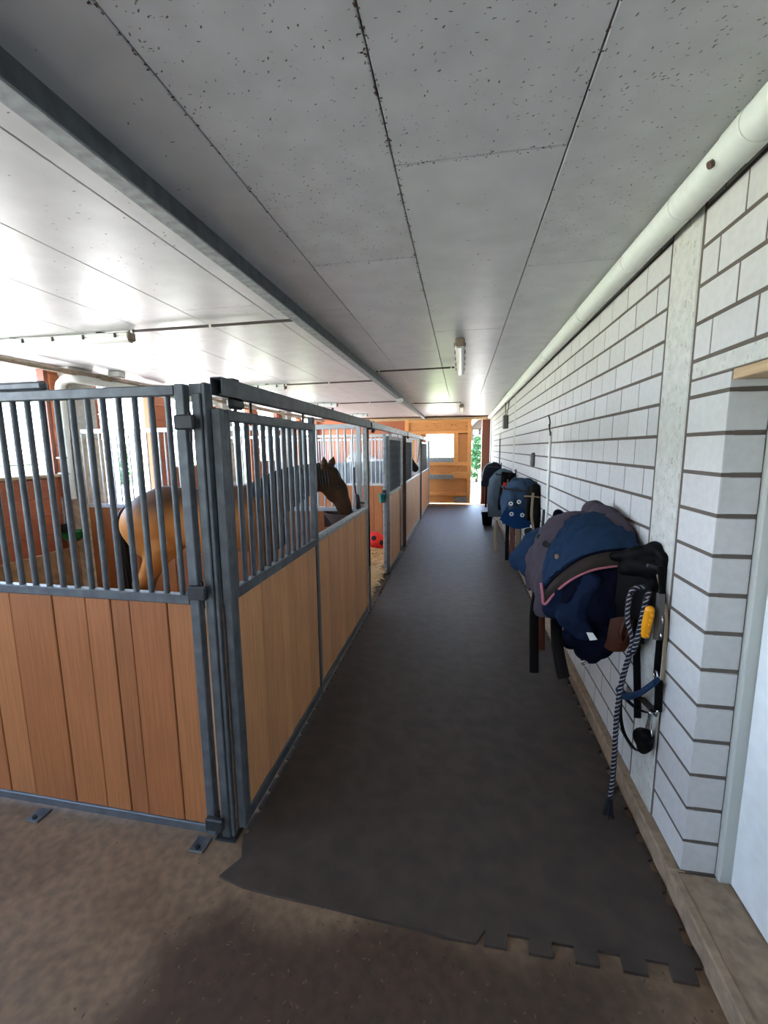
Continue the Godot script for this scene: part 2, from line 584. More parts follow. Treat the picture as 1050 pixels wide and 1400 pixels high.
	mat("slate_rug", Color(0.48, 0.56, 0.62), 0.9, 0.0, wv, Vector3(9, 9, 9))
	mat("steel_blue", Color(0.25, 0.33, 0.43), 0.9, 0.0, wv, Vector3(9, 9, 9))
	mat("dark_rug", Color(0.17, 0.19, 0.22), 0.9, 0.0, wv, Vector3(9, 9, 9))
	for n in ["grey_rug", "navy", "deep_navy", "blue_rug", "royal", "slate_rug", "dark_rug", "steel_blue"]:
		relief(M[n], wv, 0.05)
		M[n].metallic_specular = 0.2
	mat("brown_band", Color(0.16, 0.11, 0.09), 0.7)
	mat("pink", Color(0.72, 0.42, 0.47), 0.7)
	mat("black_leather", Color(0.022, 0.02, 0.021), 0.68)
	mat("brown_leather", Color(0.25, 0.115, 0.055), 0.5)
	M["black_leather"].metallic_specular = 0.25
	M["brown_leather"].metallic_specular = 0.3
	mat("strap", Color(0.09, 0.08, 0.08), 0.7)
	M["strap"].metallic_specular = 0.2
	mat("tan_strap", Color(0.55, 0.48, 0.38), 0.8)
	mat("rust_strap", Color(0.42, 0.24, 0.2), 0.8)
	mat("white_cloth", Color(0.85, 0.85, 0.83), 0.8)
	mat("yellow", Color(0.9, 0.6, 0.05), 0.45)
	mat("red", Color(0.85, 0.14, 0.14), 0.45)
	mat("teal", Color(0.03, 0.42, 0.36), 0.5)
	mat("green", Color(0.02, 0.42, 0.2), 0.35)
	mat("rope_dark", Color(0.06, 0.065, 0.10), 0.85)
	mat("rope_light", Color(0.62, 0.62, 0.66), 0.85)
	var coat := mat("coat", Color.WHITE, 0.5)
	coat.vertex_color_use_as_albedo = true
	coat.metallic_specular = 0.3
	mat("black_hair", Color(0.05, 0.042, 0.04), 0.55, 0.0, grain, Vector3(6, 1, 6))
	mat("grey_hair", Color(0.7, 0.71, 0.73), 0.7)
	mat("eye", Color(0.02, 0.015, 0.012), 0.1)
	mat("hoof", Color(0.13, 0.11, 0.09), 0.6)
	mat("straw", Color(0.93, 0.80, 0.60), 0.75)
	mat("straw_bed", Color(0.80, 0.66, 0.49), 0.95, 0.0, grit, Vector3(2, 2, 2))
	mat("yard", Color(0.74, 0.73, 0.71), 0.9, 0.0, mott, Vector3(0.3, 0.3, 0.3))
	mat("grass", Color(0.46, 0.52, 0.34), 0.95, 0.0, mott, Vector3(0.4, 0.4, 0.4))
	mat("leaf", Color(0.16, 0.30, 0.14), 0.6).backlight_enabled = true
	M["leaf"].backlight = Color(0.08, 0.12, 0.05)
	mat("bark", Color(0.25, 0.18, 0.13), 0.9, 0.0, grain, Vector3(4, 1, 4))
	mat("timber", Color(0.24, 0.16, 0.13), 0.8, 0.0, hgrain, Vector3(0.3, 0.6, 0.3))
	mat("roof_tile", Color(0.3, 0.22, 0.2), 0.8)
	mat("plaster", Color(0.85, 0.83, 0.78), 0.8)
	mat("pane", Color(0.2, 0.24, 0.28), 0.1)
	mat("pale_rail", Color(0.75, 0.77, 0.78), 0.45, 0.3)
	mat("brick", Color(0.70, 0.40, 0.27), 0.8, 0.0, fine, Vector3(2, 2, 2))
	mat("bird", Color(0.05, 0.05, 0.06), 0.7)
	var fl := mat("floor_front", Color.WHITE, 0.62)
	fl.albedo_texture = tex(floor_img(1260, 510))
	fl.texture_repeat = false
	relief(fl, null, 0.0)
	fl.heightmap_enabled = false

# ---------------------------------------------------------------- the scene
func _ready() -> void:
	var cam := Camera3D.new()
	cam.name = "camera"
	cam.position = Vector3(0, 1.75, 0)
	cam.rotation = Vector3(-0.14578, 0.17722, -0.00934)
	cam.fov = rad_to_deg(2.0 * atan(700.0 / 590.0))
	cam.near = 0.03
	cam.far = 400.0
	add_child(cam)
	cam.current = true
	var env := Environment.new()
	env.background_mode = Environment.BG_SKY
	var sky := ProceduralSkyMaterial.new()
	sky.sky_top_color = Color(0.62, 0.76, 0.95)
	sky.sky_horizon_color = Color(0.93, 0.97, 1.0)
	sky.ground_horizon_color = Color(0.8, 0.82, 0.8)
	sky.ground_bottom_color = Color(0.5, 0.5, 0.45)
	sky.energy_multiplier = 1.0
	env.sky = Sky.new()
	env.sky.sky_material = sky
	env.tonemap_mode = Environment.TONE_MAPPER_LINEAR
	env.tonemap_exposure = 23.0
	env.sdfgi_enabled = true
	env.ssao_enabled = true
	env.ssil_enabled = true
	var we := WorldEnvironment.new()
	we.name = "world"
	we.environment = env
	add_child(we)
	var sun := DirectionalLight3D.new()
	sun.name = "sun"
	sun.light_energy = 1.8
	sun.light_color = Color(1.0, 0.96, 0.9)
	sun.light_angular_distance = 0.6
	sun.shadow_enabled = true
	add_child(sun)
	sun.look_at_from_position(Vector3(2.6, 8.0, -2.2), Vector3.ZERO)
	materials()
	shell()
	ceiling()
	right_wall()
	left_wall()
	end_wall()
	matting()
	stalls()
	lights()
	wall_gear()
	horses()
	rug_heap()
	tack()
	outside()

func shell() -> void:
	var fl := setting("floor")
	bc("floor_base", Vector3(LX - 0.25, -0.2, EZ - 0.2), Vector3(WX + 0.35, -0.004, 3.0), M.concrete, fl, 0.0)
	# the bare slab in front of the gate carries its own stains
	var st := begin()
	for q in [[0, 0], [1, 0], [1, 1], [0, 0], [1, 1], [0, 1]]:
		st.set_normal(Vector3.UP)
		st.set_uv(Vector2(q[0], q[1]))
		st.add_vertex(Vector3(-3.0 + 4.2 * q[0], 0.0, -2.1 + 1.7 * q[1]))
	mi("stained_slab", st.commit(), M.floor_front, fl)
	bc("rear_slab", Vector3(-3.0, -0.1, -0.4), Vector3(WX, 0.0, 2.6), M.concrete, fl, 0.0)
	bc("side_slab", Vector3(LX, -0.1, -2.1), Vector3(-3.0, 0.0, 2.6), M.concrete, fl, 0.0)
	bc("aisle_slab", Vector3(LX, -0.1, EZ), Vector3(WX, -0.001, -2.1), M.concrete, fl, 0.0)
	var wf := setting("wall_front")
	# behind the viewer: a wall with a narrow unseen opening, sized for its light
	bc("masonry", Vector3(LX, 0, 2.6), Vector3(-2.6, CY, 2.85), M.block0, wf, 0.0)
	bc("masonry", Vector3(-2.6, 2.4, 2.6), Vector3(-2.1, CY, 2.85), M.block0, wf, 0.0)
	bc("masonry", Vector3(-2.1, 0, 2.6), Vector3(WX + 0.3, CY, 2.85), M.block0, wf, 0.0)
	var bb := setting("baseboard_right")
	# concrete kerb under the block wall, stepping back into the doorway
	bc("kerb", Vector3(0.834, -0.05, EZ), Vector3(0.9, 0.09, -1.66), M.plinth, bb, 0.006)
	bc("kerb", Vector3(0.834, -0.05, -1.66), Vector3(0.872, 0.09, 2.6), M.plinth, bb, 0.006)
	bc("door_sill", Vector3(0.868, -0.05, -1.66), Vector3(1.1, 0.084, -0.62), M.plinth, bb, 0.004)
	bc("kerb", Vector3(0.868, -0.05, -0.62), Vector3(0.9, 0.09, 2.6), M.plinth, bb, 0.004)

func ceiling() -> void:
	var c := setting("ceiling")
	bc("roof_deck", Vector3(LX - 0.6, CY + 0.03, EZ - 0.4), Vector3(WX + 0.5, CY + 0.25, 3.0), M.joint, c, 0.0)
	var xs := [0.93, 0.325, -0.245, -0.805, -1.385, -1.955, -2.525, -3.095, -3.665, -4.235, -4.7]
	var first := [-0.4, -1.64, -2.37, -0.9, -2.9, -1.5, -3.2, -2.0, -2.6, -1.1]
	for i in xs.size() - 1:
		var z: float = first[i] + 4.4
		while z > EZ:
			var a: float = minf(z, 2.8)
			var b: float = maxf(z - 2.2, EZ - 0.1)
			var g := 0.0022 if i < 4 and a > -8.0 else 0.0015
			var near := b > -3.0 and i < 4
			bc("ceiling_panel", Vector3(xs[i] - g, CY, a - g), Vector3(xs[i + 1] + g, CY + 0.04, b + g), M.ceil_dense if near else M.ceil_clean, c, 0.003)
			z -= 2.2
	# crumbs of dirt and old cobweb caught along the nearest joints
	rng.seed = 77
	var mm := MultiMesh.new()
	mm.transform_format = MultiMesh.TRANSFORM_3D
	mm.mesh = box_mesh(Vector3(0.003, 0.0015, 0.006), 0.0005)
	var tf: Array[Transform3D] = []
	for j in [[-0.245, -0.6, -3.0, 300], [-0.805, -0.8, -2.6, 70], [0.325, -0.8, -2.4, 40]]:
		for k in j[3]:
			var f := pow(rng.randf(), 1.7)
			var p := Vector3(j[0] + rng.randfn() * 0.006, CY - 0.001, lerpf(j[1], j[2], f))
			tf.append(Transform3D(Basis(Vector3.UP, rng.randf() * TAU).scaled(Vector3.ONE * rng.randf_range(0.4, 1.5)), p))
	for j in [[-0.245, 0.325, -1.64, 70], [-0.805, -0.245, -2.37, 50]]:
		for k in j[3]:
			tf.append(Transform3D(Basis(Vector3.UP, rng.randf() * TAU).scaled(Vector3.ONE * rng.randf_range(0.4, 1.1)), Vector3(rng.randf_range(j[0], j[1]), CY - 0.001, j[2] + rng.randfn() * 0.008)))
	mm.instance_count = tf.size()
	for i in tf.size(): mm.set_instance_transform(i, tf[i])
	var o := MultiMeshInstance3D.new()
	o.multimesh = mm
	o.material_override = M.dirt
	put(o, "joint_dirt", c)
	o.set_meta("kind", "stuff")
	# the folded steel beam that carries the panels, along the box fronts
	var b := thing("steel_beam", "long grey galvanised beam under the white ceiling above the box fronts", "beam", Vector3(-1.15, CY, -6))
	var st := begin()
	add_box(st, Vector3(-1.115, CY - 0.04, -5.5), Vector3(0.012, 0.08, 16.2), 0.002)
	wmi("web", st.commit(), M.steel, b)
	st = begin()
	add_box(st, Vector3(-1.135, CY - 0.083, -5.5), Vector3(0.075, 0.010, 16.2), 0.003)
	wmi("flange", st.commit(), M.beam, b)

func course_y(k: int) -> float:
	return 0.0825 + 0.1425 * minf(k, 13) + 0.1365 * maxf(k - 13, 0)

func right_wall() -> void:
	var w := setting("wall_right")
	rng.seed = 12
	var cnt := [0]
	var rest := begin()
	var J := 0.0075      # half a bed joint
	bc("mortar_bed", Vector3(WX + 0.0024, 0.0, EZ - 0.2), Vector3(WX + 0.22, CY + 0.03, -1.664), M.mortar, w, 0.0)
	bc("mortar_bed", Vector3(WX + 0.0024, 2.0, -1.664), Vector3(WX + 0.22, CY + 0.03, -0.62), M.mortar, w, 0.0)
	bc("mortar_bed", Vector3(WX + 0.005, 0.0, -0.62), Vector3(WX + 0.22, CY + 0.03, 2.85), M.block1, w, 0.0)
	var lay := func(y0: float, y1: float, z0: float, z1: float) -> void:     # z0 nearer than z1
		var s := Vector3(0.03, y1 - y0, z0 - z1)
		var c := Vector3(WX + 0.015, (y0 + y1) * 0.5, (z0 + z1) * 0.5)
		if cnt[0] < 290:
			bx("block", c + Vector3(rng.randf_range(0, 0.0015), 0, 0), s, M["block%d" % rng.randi_range(0, 3)], w, 0.0014)
			cnt[0] += 1
		else:
			add_box(rest, c, s, 0.0012)
	# blocks beside the doorway and their returns into the reveal
	for k in 14:
		var y0 := course_y(k) + (0.007 if k else 0.012)
		var y1 := course_y(k + 1) - J if k < 13 else 1.994
		lay.call(y0, y1, -1.66, -1.918)
		bc("block", Vector3(WX + 0.004, y0 + 0.001, -1.659), Vector3(0.999, y1 - 0.001, -1.69), M["block%d" % (k % 4)], w, 0.0025)
	bc("lintel", Vector3(WX, 2.003, -1.918), Vector3(WX + 0.2, 2.064, -0.3), M.pillar, w, 0.003)
	bc("lintel_board", Vector3(WX + 0.002, 1.965, -1.655), Vector3(WX + 0.13, 2.0, -0.55), M.pale_wood, w, 0.003)
	for k in range(14, 19):
		var y0 := course_y(k) + J if k > 14 else 2.078
		var y1 := minf(course_y(k + 1) - J, CY)
		var z := -1.922 + (0.115 if k % 2 == 0 else 0.0)
		if k % 2 == 0:
			lay.call(y0, y1, -1.811, -1.918)
			z = -1.803
		else:
			lay.call(y0, y1, -1.68, -1.918)
			z = -1.672
		while z < -0.4:
			lay.call(y0, y1, z + 0.24, z)
			z += 0.249
	# concrete pillars set flush in the wall
	bc("pillar", Vector3(WX - 0.002, 0.06, -1.936), Vector3(WX + 0.1, CY, -2.172), M.pillar, w, 0.006)
	bc("pillar", Vector3(WX - 0.002, 0.06, -7.62), Vector3(WX + 0.1, CY, -7.78), M.pillar, w, 0.006)
	bc("pillar", Vector3(WX - 0.03, 0.06, -13.4), Vector3(WX + 0.1, CY, -13.69), M.frame_paint, w, 0.006)
	var spans := [[-2.186, -7.61], [-7.79, -13.39]]
	for sp in 2:
		var rows := []
		for k in 19:
			rows.append(k)
		var z := {}
		for k in rows:
			z[k] = spans[sp][0]
		var start := {}
		var n := 0
		while n < 30:
			var any := false
			for k in rows:
				var a: float = z[k]
				if a <= spans[sp][1] + 0.02: continue
				any = true
				var l := 0.247 if n or k % 2 else 0.115
				var b: float = maxf(a - l, spans[sp][1])
				var y0 := course_y(k) + (J if k else 0.012)
				lay.call(y0, minf(course_y(k + 1) - J, CY - 0.002), a - 0.004, b + 0.004)
				z[k] = b
			n += 1
			if not any: break
	var r := mi("brickwork", rest.commit(), M.block1, w)
	r.set_meta("kind", "stuff")
	# the white door in its reveal
	var d := setting("door_1", Vector3(1.04, 0.084, -1.15))
	bc("door_frame", Vector3(-0.038, 0, -0.52), Vector3(0.06, 1.88, -0.485), M.frame_paint, d, 0.004)
	bc("door_frame", Vector3(-0.038, 1.85, -0.485), Vector3(0.06, 1.885, 0.55), M.frame_paint, d, 0.004)
	bc("door_leaf", Vector3(0.0, 0.006, -0.483), Vector3(0.04, 1.846, 0.53), M.white_paint, d, 0.003)
	bc("reveal_soffit", Vector3(-0.16, 1.885, -0.52), Vector3(0.1, 1.915, 0.55), M.mortar, d, 0.0)
	bc("reveal_back", Vector3(0.05, 0.0, -0.53), Vector3(0.09, 1.95, 0.6), M.mortar, d, 0.0)
	# thick drain pipe under the ceiling
	var p := thing("drain_pipe", "thick white plastic drain pipe running along the top of the block wall", "pipe", Vector3(0.812, CY - 0.07, -6))
	wmi("pipe", rod(Vector3(0.812, CY - 0.068, 2.6), Vector3(0.812, CY - 0.068, -13.38), 0.056, 20), M.pipe, p)
	for z in [-1.28, -1.52, -1.62, -1.95, -2.45, -3.3, -4.6, -4.75, -7.2, -9.4]:
		wmi("sleeve", rod(Vector3(0.812, CY - 0.068, z), Vector3(0.812, CY - 0.068, z - (0.1 if z in [-1.52, -4.6, -7.2] else 0.012)), 0.0585, 20), M.pipe, p)
	wmi("screw_clip", rod(Vector3(0.766, CY - 0.09, -1.66), Vector3(0.752, CY - 0.098, -1.66), 0.012, 10), M.rusty, p)

func wall_boards(parent: Node3D, y0: float, y1: float, z0: float, z1: float, i0: int) -> void:
	var n := maxi(int(round((y1 - y0) / 0.21)), 1)
	for k in n:
		var a := lerpf(y0, y1, float(k) / n)
		var b := lerpf(y0, y1, float(k + 1) / n)
		bc("board", Vector3(LX, a + 0.002, z0), Vector3(LX + 0.03, b - 0.002, z1), M["board%d" % ((k * 5 + i0) % 6)], parent, 0.004)

func left_wall() -> void:
	var w := setting("wall_left")
	# openings (z near, z far, y bottom, y top): windows over boarded walls and, in each box, a doorway to the yard
	var op := [[1.3, -1.25, 1.4, 2.6], [-1.75, -4.27, 1.49, 2.66], [-4.93, -5.86, 0.0, 2.62], [-6.28, -7.45, 1.49, 2.66], [-8.05, -8.95, 0.0, 2.62], [-9.4, -10.5, 1.49, 2.66], [-11.05, -11.95, 0.0, 2.62], [-12.2, -13.55, 1.3, 2.66]]  # first window unseen, added for its light; last widened to brighten end door
	var z := 2.85
	var n := 0
	for o in op:
		bc("pier", Vector3(LX - 0.08, 0, z), Vector3(LX, CY + 0.03, o[0]), M.brick, w, 0.0)
		if z < 0.0: wall_boards(w, 0.62, CY - 0.1, z - 0.005, o[0] + 0.005, n)
		bc("header", Vector3(LX - 0.08, o[3], o[0]), Vector3(LX, CY + 0.03, o[1]), M.brown_post, w, 0.0)
		if o[2] > 0.0:
			bc("parapet", Vector3(LX - 0.08, 0, o[0]), Vector3(LX, o[2] - 0.03, o[1]), M.sand, w, 0.0)
			wall_boards(w, 0.62, o[2] - 0.04, o[0], o[1], n)
			n += 1
			var win := setting("window_%d" % n)
			bc("sill", Vector3(LX - 0.11, o[2] - 0.03, o[0]), Vector3(LX + 0.045, o[2] + 0.005, o[1]), M.pale_wood, win, 0.005)
			for y in [0.12, 0.27]:
				mi("guard_rail", rod(Vector3(LX - 0.04, o[2] + y, o[0]), Vector3(LX - 0.04, o[2] + y, o[1]), 0.007, 8), M.steel, win)
			bc("jamb", Vector3(LX - 0.09, o[2], o[1] + 0.04), Vector3(LX + 0.01, o[3], o[1] - 0.01), M.brown_post, win, 0.003)
		z = o[1]
	bc("pier", Vector3(LX - 0.08, 0, z), Vector3(LX, CY + 0.03, EZ - 0.2), M.brick, w, 0.0)
	wall_boards(w, 0.62, CY - 0.1, z, EZ, n)
	bc("footing", Vector3(LX, 0, -1.6), Vector3(LX + 0.05, 0.62, -4.9), M.sand, w, 0.006)
	# concrete columns standing in front of the wall between the boxes
	var k := 0
	for cz in [-4.57, -7.82, -10.9]:
		var c := thing("concrete_column", ["pale concrete column beside the white downpipe, behind the nearest bay horse", "pale concrete column at the back of the second horse box", "pale concrete column at the back of the box farthest along the row"][k], "column", Vector3(LX + 0.105, 0, cz), 0.0, "columns along the outer wall")
		bx("shaft", Vector3(0, 0.95, 0), Vector3(0.208, 1.9, 0.36), M.pale_column, c, 0.012)
		bx("upper_shaft", Vector3(-0.02, CY * 0.5 + 0.95, 0), Vector3(0.16, CY - 1.9, 0.34), M.pillar, c, 0.01)
		k += 1
	# white downpipe with an elbow under the ceiling
	var p := thing("downpipe", "white plastic downpipe with an elbow at the top, next to the left window", "pipe", Vector3(LX + 0.1, 0, -4.31))
	wmi("pipe", tube_mesh(spline([Vector3(LX + 0.11, 1.2, -4.31), Vector3(LX + 0.11, 1.9, -4.31), Vector3(LX + 0.12, 2.42, -4.31), Vector3(LX + 0.15, 2.53, -4.33), Vector3(LX + 0.22, 2.57, -4.36), Vector3(LX + 0.275, 2.57, -4.46), Vector3(LX + 0.275, 2.57, -4.9), Vector3(LX + 0.275, 2.57, -7.2)], 6), 0.05, -1, 14), M.pipe, p)
	wmi("sleeve", rod(Vector3(LX + 0.11, 1.88, -4.31), Vector3(LX + 0.11, 2.0, -4.31), 0.056, 14), M.pipe, p)
	for y in [1.68, 1.5]:
		wmi("pipe_clip", rod(Vector3(LX + 0.03, y, -4.255), Vector3(LX + 0.17, y, -4.25), 0.012, 8), M.steel_light, p)
	# green drinker bowl on the wall under it
	var g := thing("drinker_bowl", "small green drinking bowl on the back wall below the white downpipe", "bowl", Vector3(LX + 0.17, 0.82, -4.22))
	mi("bowl", lathe([Vector2(0.0, -0.1), Vector2(0.06, -0.095), Vector2(0.1, -0.06), Vector2(0.125, 0.0), Vector2(0.135, 0.012), Vector2(0.125, 0.012), Vector2(0.115, 0.0), Vector2(0.09, -0.05), Vector2(0.05, -0.08), Vector2(0.0, -0.085)], 24), M.green, g)
	bx("valve", Vector3(-0.1, 0.05, 0), Vector3(0.06, 0.1, 0.07), M.dark_plastic, g, 0.01)
	mi("supply_pipe", rod(Vector3(-0.12, 0.05, -0.02), Vector3(-0.12, 0.4, -0.02), 0.011), M.steel_light, g)
	# water pipe high along the outer wall
	var wp := thing("water_pipe", "grey lagged pipe hung under the ceiling along the left windows", "pipe", Vector3(-4.32, 2.63, -6))
	wmi("pipe", rod(Vector3(-4.30, 2.63, 2.4), Vector3(-4.36, 2.63, -13.5), 0.03, 14), M.pipe_dirty, wp)
	for z2 in [-1.5, -3.2, -4.9, -6.6, -8.3, -10.0, -11.7]:
		wmi("hanger", rod(Vector3(-4.31, 2.62, z2), Vector3(-4.31, CY, z2), 0.006, 6), M.steel, wp)
	wmi("coupling", rod(Vector3(-4.315, 2.63, -4.7), Vector3(-4.316, 2.63, -4.86), 0.042, 14), M.pipe_dirty, wp)
	var jb := thing("junction_box", "small pale junction box under the ceiling above the left windows", "box", Vector3(-4.2, CY - 0.035, -4.85))
	bx("housing", Vector3.ZERO, Vector3(0.16, 0.07, 0.12), M.pipe, jb, 0.01)
	bx("lid", Vector3(0, -0.038, 0), Vector3(0.14, 0.01, 0.1), M.pipe_dirty, jb, 0.003)

func end_wall() -> void:
	var w := setting("wall_back")
	# boarded wall, left of and above the big sliding door; the doorway is x -1.65 .. 0.60
	for k in 8:
		var y0 := k * 0.335
		bc("board", Vector3(LX, y0 + 0.002, EZ - 0.06), Vector3(-1.1, y0 + 0.333, EZ), M["board%d" % (k % 6)], w, 0.004)
	bc("masonry", Vector3(LX - 0.2, 0, EZ - 0.25), Vector3(-1.1, CY, EZ - 0.06), M.brown_post, w, 0.0)
	bc("header", Vector3(LX, 2.655, EZ - 0.25), Vector3(WX + 0.2, CY + 0.05, EZ), M.brown_post, w, 0.0)
	bc("jamb", Vector3(0.61, 0, EZ - 0.25), Vector3(WX + 0.2, 2.66, EZ - 0.02), M.brown_post, w, 0.006)
	var t := setting("trim_1")
	bc("track_cover", Vector3(-3.3, 2.6, EZ), Vector3(WX, 2.68, EZ + 0.07), M.pale_wood, t, 0.005)
	bc("threshold", Vector3(-1.2, -0.02, EZ - 0.3), Vector3(0.86, 0.012, EZ + 0.36), M.sand, t, 0.004)
	# sliding door of knotty spruce with a window opening
	var d := setting("door_2", Vector3(0, 0.03, EZ + 0.05))
	var x0 := -1.75
	var x1 := 0.30
	var panel := func(a: float, b: float, ya: float, yb: float, i: int) -> void:
		bc("panel", Vector3(a, ya, -0.06), Vector3(b, yb, -0.03), M["spruce%d" % ((i % 3) * 2)], d, 0.003)
	var rail := func(a: float, b: float, ya: float, yb: float, i: int) -> void:
		bc("rail", Vector3(a, ya, -0.06), Vector3(b, yb, 0.03), M["spruce%d" % ((i % 3) * 2 + 1)], d, 0.005)
	rail.call(x0, x1 - 0.12, 2.5, 2.58, 0)
	panel.call(x0, x1 - 0.1, 2.28, 2.52, 1)
	panel.call(x0, x1 - 0.1, 2.14, 2.28, 2)
	rail.call(x0, x1 - 0.1, 2.17, 2.25, 3)
	bc("stile", Vector3(x1 - 0.12, 0, -0.045), Vector3(x1, 2.6, 0.035), M.spruce1, d, 0.006)
	bc("stile", Vector3(x0, 0, -0.045), Vector3(x0 + 0.12, 2.6, 0.035), M.spruce1, d, 0.006)
	bc("stile", Vector3(-0.24, 1.24, -0.045), Vector3(-0.1, 2.18, 0.03), M.spruce3, d, 0.005)
	panel.call(-0.12, x1 - 0.1, 1.24, 2.18, 5)
	panel.call(x0, -1.3, 1.24, 2.18, 4)
	bc("stile", Vector3(-1.36, 1.24, -0.045), Vector3(-1.26, 2.18, 0.03), M.spruce1, d, 0.005)
	bc("window_ledge", Vector3(-1.3, 1.28, -0.05), Vector3(-0.24, 1.43, 0.02), M.steel_light, d, 0.006)
	rail.call(x0, x1 - 0.1, 1.18, 1.285, 0)
	panel.call(x0, x1 - 0.12, 0.86, 1.2, 3)
	rail.call(-0.3, x1 - 0.12, 0.78, 0.98, 2)
	bc("steel_strip", Vector3(x0 + 0.1, 0.76, -0.02), Vector3(-0.22, 0.9, 0.04), M.steel_light, d, 0.004)
	panel.call(x0, x1 - 0.12, 0.3, 0.78, 1)
	rail.call(x0, x1 - 0.1, 0.24, 0.34, 4)
	panel.call(x0, x1 - 0.1, 0.06, 0.26, 0)
	bc("steel_patch", Vector3(-0.2, 0.02, -0.02), Vector3(x1 - 0.1, 0.2, 0.036), M.beam, d, 0.004)
	rail.call(x0, x1 - 0.1, 0.0, 0.06, 5)
	for k in 22:      # knots in the top boards
		rng.seed = 300 + k
		var o := mi("knot", lathe([Vector2(0, 0.006), Vector2(0.012, 0.005), Vector2(0.018, 0.0)], 8), M.brown_post, d, Vector3(rng.randf_range(-1.5, 0.15), rng.randf_range(2.3, 2.48) if k % 2 else rng.randf_range(0.9, 1.15), -0.032))
		o.rotation.x = PI * 0.5
		o.scale = Vector3.ONE * rng.randf_range(0.6, 1.1)

func matting() -> void:
	var t := thing("rubber_mat", "dark brown interlocking rubber matting covering the length of the aisle floor", "mat", Vector3(-0.06, 0, -7.5))
	var z0 := -1.38
	var edges := [z0, -2.5, -3.65, -4.8, -5.95, -7.1, -8.25, -9.4, -10.55, -11.7, -13.3]
	rng.seed = 3
	for i in edges.size() - 1:
		var a: float = edges[i]
		var b: float = edges[i + 1]
		var p := PackedVector2Array()
		# far edge, right edge with puzzle notches, near edge, left edge with small holes
		p.append(Vector2(-0.955, b))
		p.append(Vector2(0.828, b))
		var z := b + 0.05
		while z < a - 0.12:
			p.append(Vector2(0.829 - rng.randf() * 0.006, z))
			p.append(Vector2(0.806, z + 0.008))
			p.append(Vector2(0.803, z + 0.055))
			p.append(Vector2(0.829 - rng.randf() * 0.006, z + 0.063))
			z += 0.135
		p.append(Vector2(0.828, a))
		if i == 0:
			# front edge: tabs on the right half, a plain cut edge on the left
			var x := 0.80
			while x > 0.12:
				p.append(Vector2(x, a + 0.004))
				p.append(Vector2(x - 0.006, a + 0.052))
				p.append(Vector2(x - 0.084, a + 0.052))
				p.append(Vector2(x - 0.078, a + 0.004))
				x -= 0.152
			for k in 9:
				p.append(Vector2(0.08 - k * 0.115, a + 0.05 - k * 0.006 + rng.randf() * 0.008))
			p.append(Vector2(-0.957, a - 0.02))
			p.append(Vector2(-0.905, a - 0.11))
			p.append(Vector2(-0.93, a - 0.16))
		if i > 0: p.append(Vector2(-0.955, a))
		z = a - 0.06
		if i == 0: z -= 0.16
		while z > b + 0.06:
			p.append(Vector2(-0.955, z))
			p.append(Vector2(-0.936, z - 0.004))
			p.append(Vector2(-0.936, z - 0.03))
			p.append(Vector2(-0.955, z - 0.034))
			z -= 0.115
		wmi("mat_tile", slab(p, -0.001, 0.012), M.rubber, t)
	var lf := thing("leaf", "small dark dead leaf lying on the matting near the far door", "leaf", Vector3(0.17, 0.0125, -13.0))
	wmi("blade", cloth([[Vector3(0.10, 0.016, -12.9), Vector3(0.14, 0.02, -12.95), Vector3(0.17, 0.015, -13.0)], [Vector3(0.14, 0.03, -12.85), Vector3(0.18, 0.034, -12.98), Vector3(0.22, 0.022, -13.08)], [Vector3(0.20, 0.016, -12.86), Vector3(0.23, 0.02, -13.0), Vector3(0.26, 0.016, -13.12)]], 3, 0.004), M.bird, lf)

# ---------------------------------------------------------------- horse boxes
# planks between two x positions of a panel standing in its own xy plane
func planks(t: Node3D, edges: Array, y0: float, y1: float, kind := "plank") -> void:
	for i in edges.size() - 1:
		bc("plank", Vector3(edges[i] + 0.0018, y0, -0.031), Vector3(edges[i + 1] - 0.0018, y1, -0.008 - 0.002 * (i % 2)), M["%s%d" % [kind, (i * 5 + int(absf(edges[0]) * 7.0)) % 6]], t, 0.003)

func even(a: float, b: float, w: float) -> Array:
	var n := int(round((b - a) / w))
	var out := []
	for i in n + 1: out.append(lerpf(a, b, float(i) / n))
	return out

func bars(t: Node3D, xs: Array, y0: float, y1: float, m: Material, r := 0.0125) -> void:
	var mesh := rod(Vector3(0, y0, -0.02), Vector3(0, y1, -0.02), r, 10)
	for x in xs: mi("bar", mesh, m, t, Vector3(x, 0, 0))

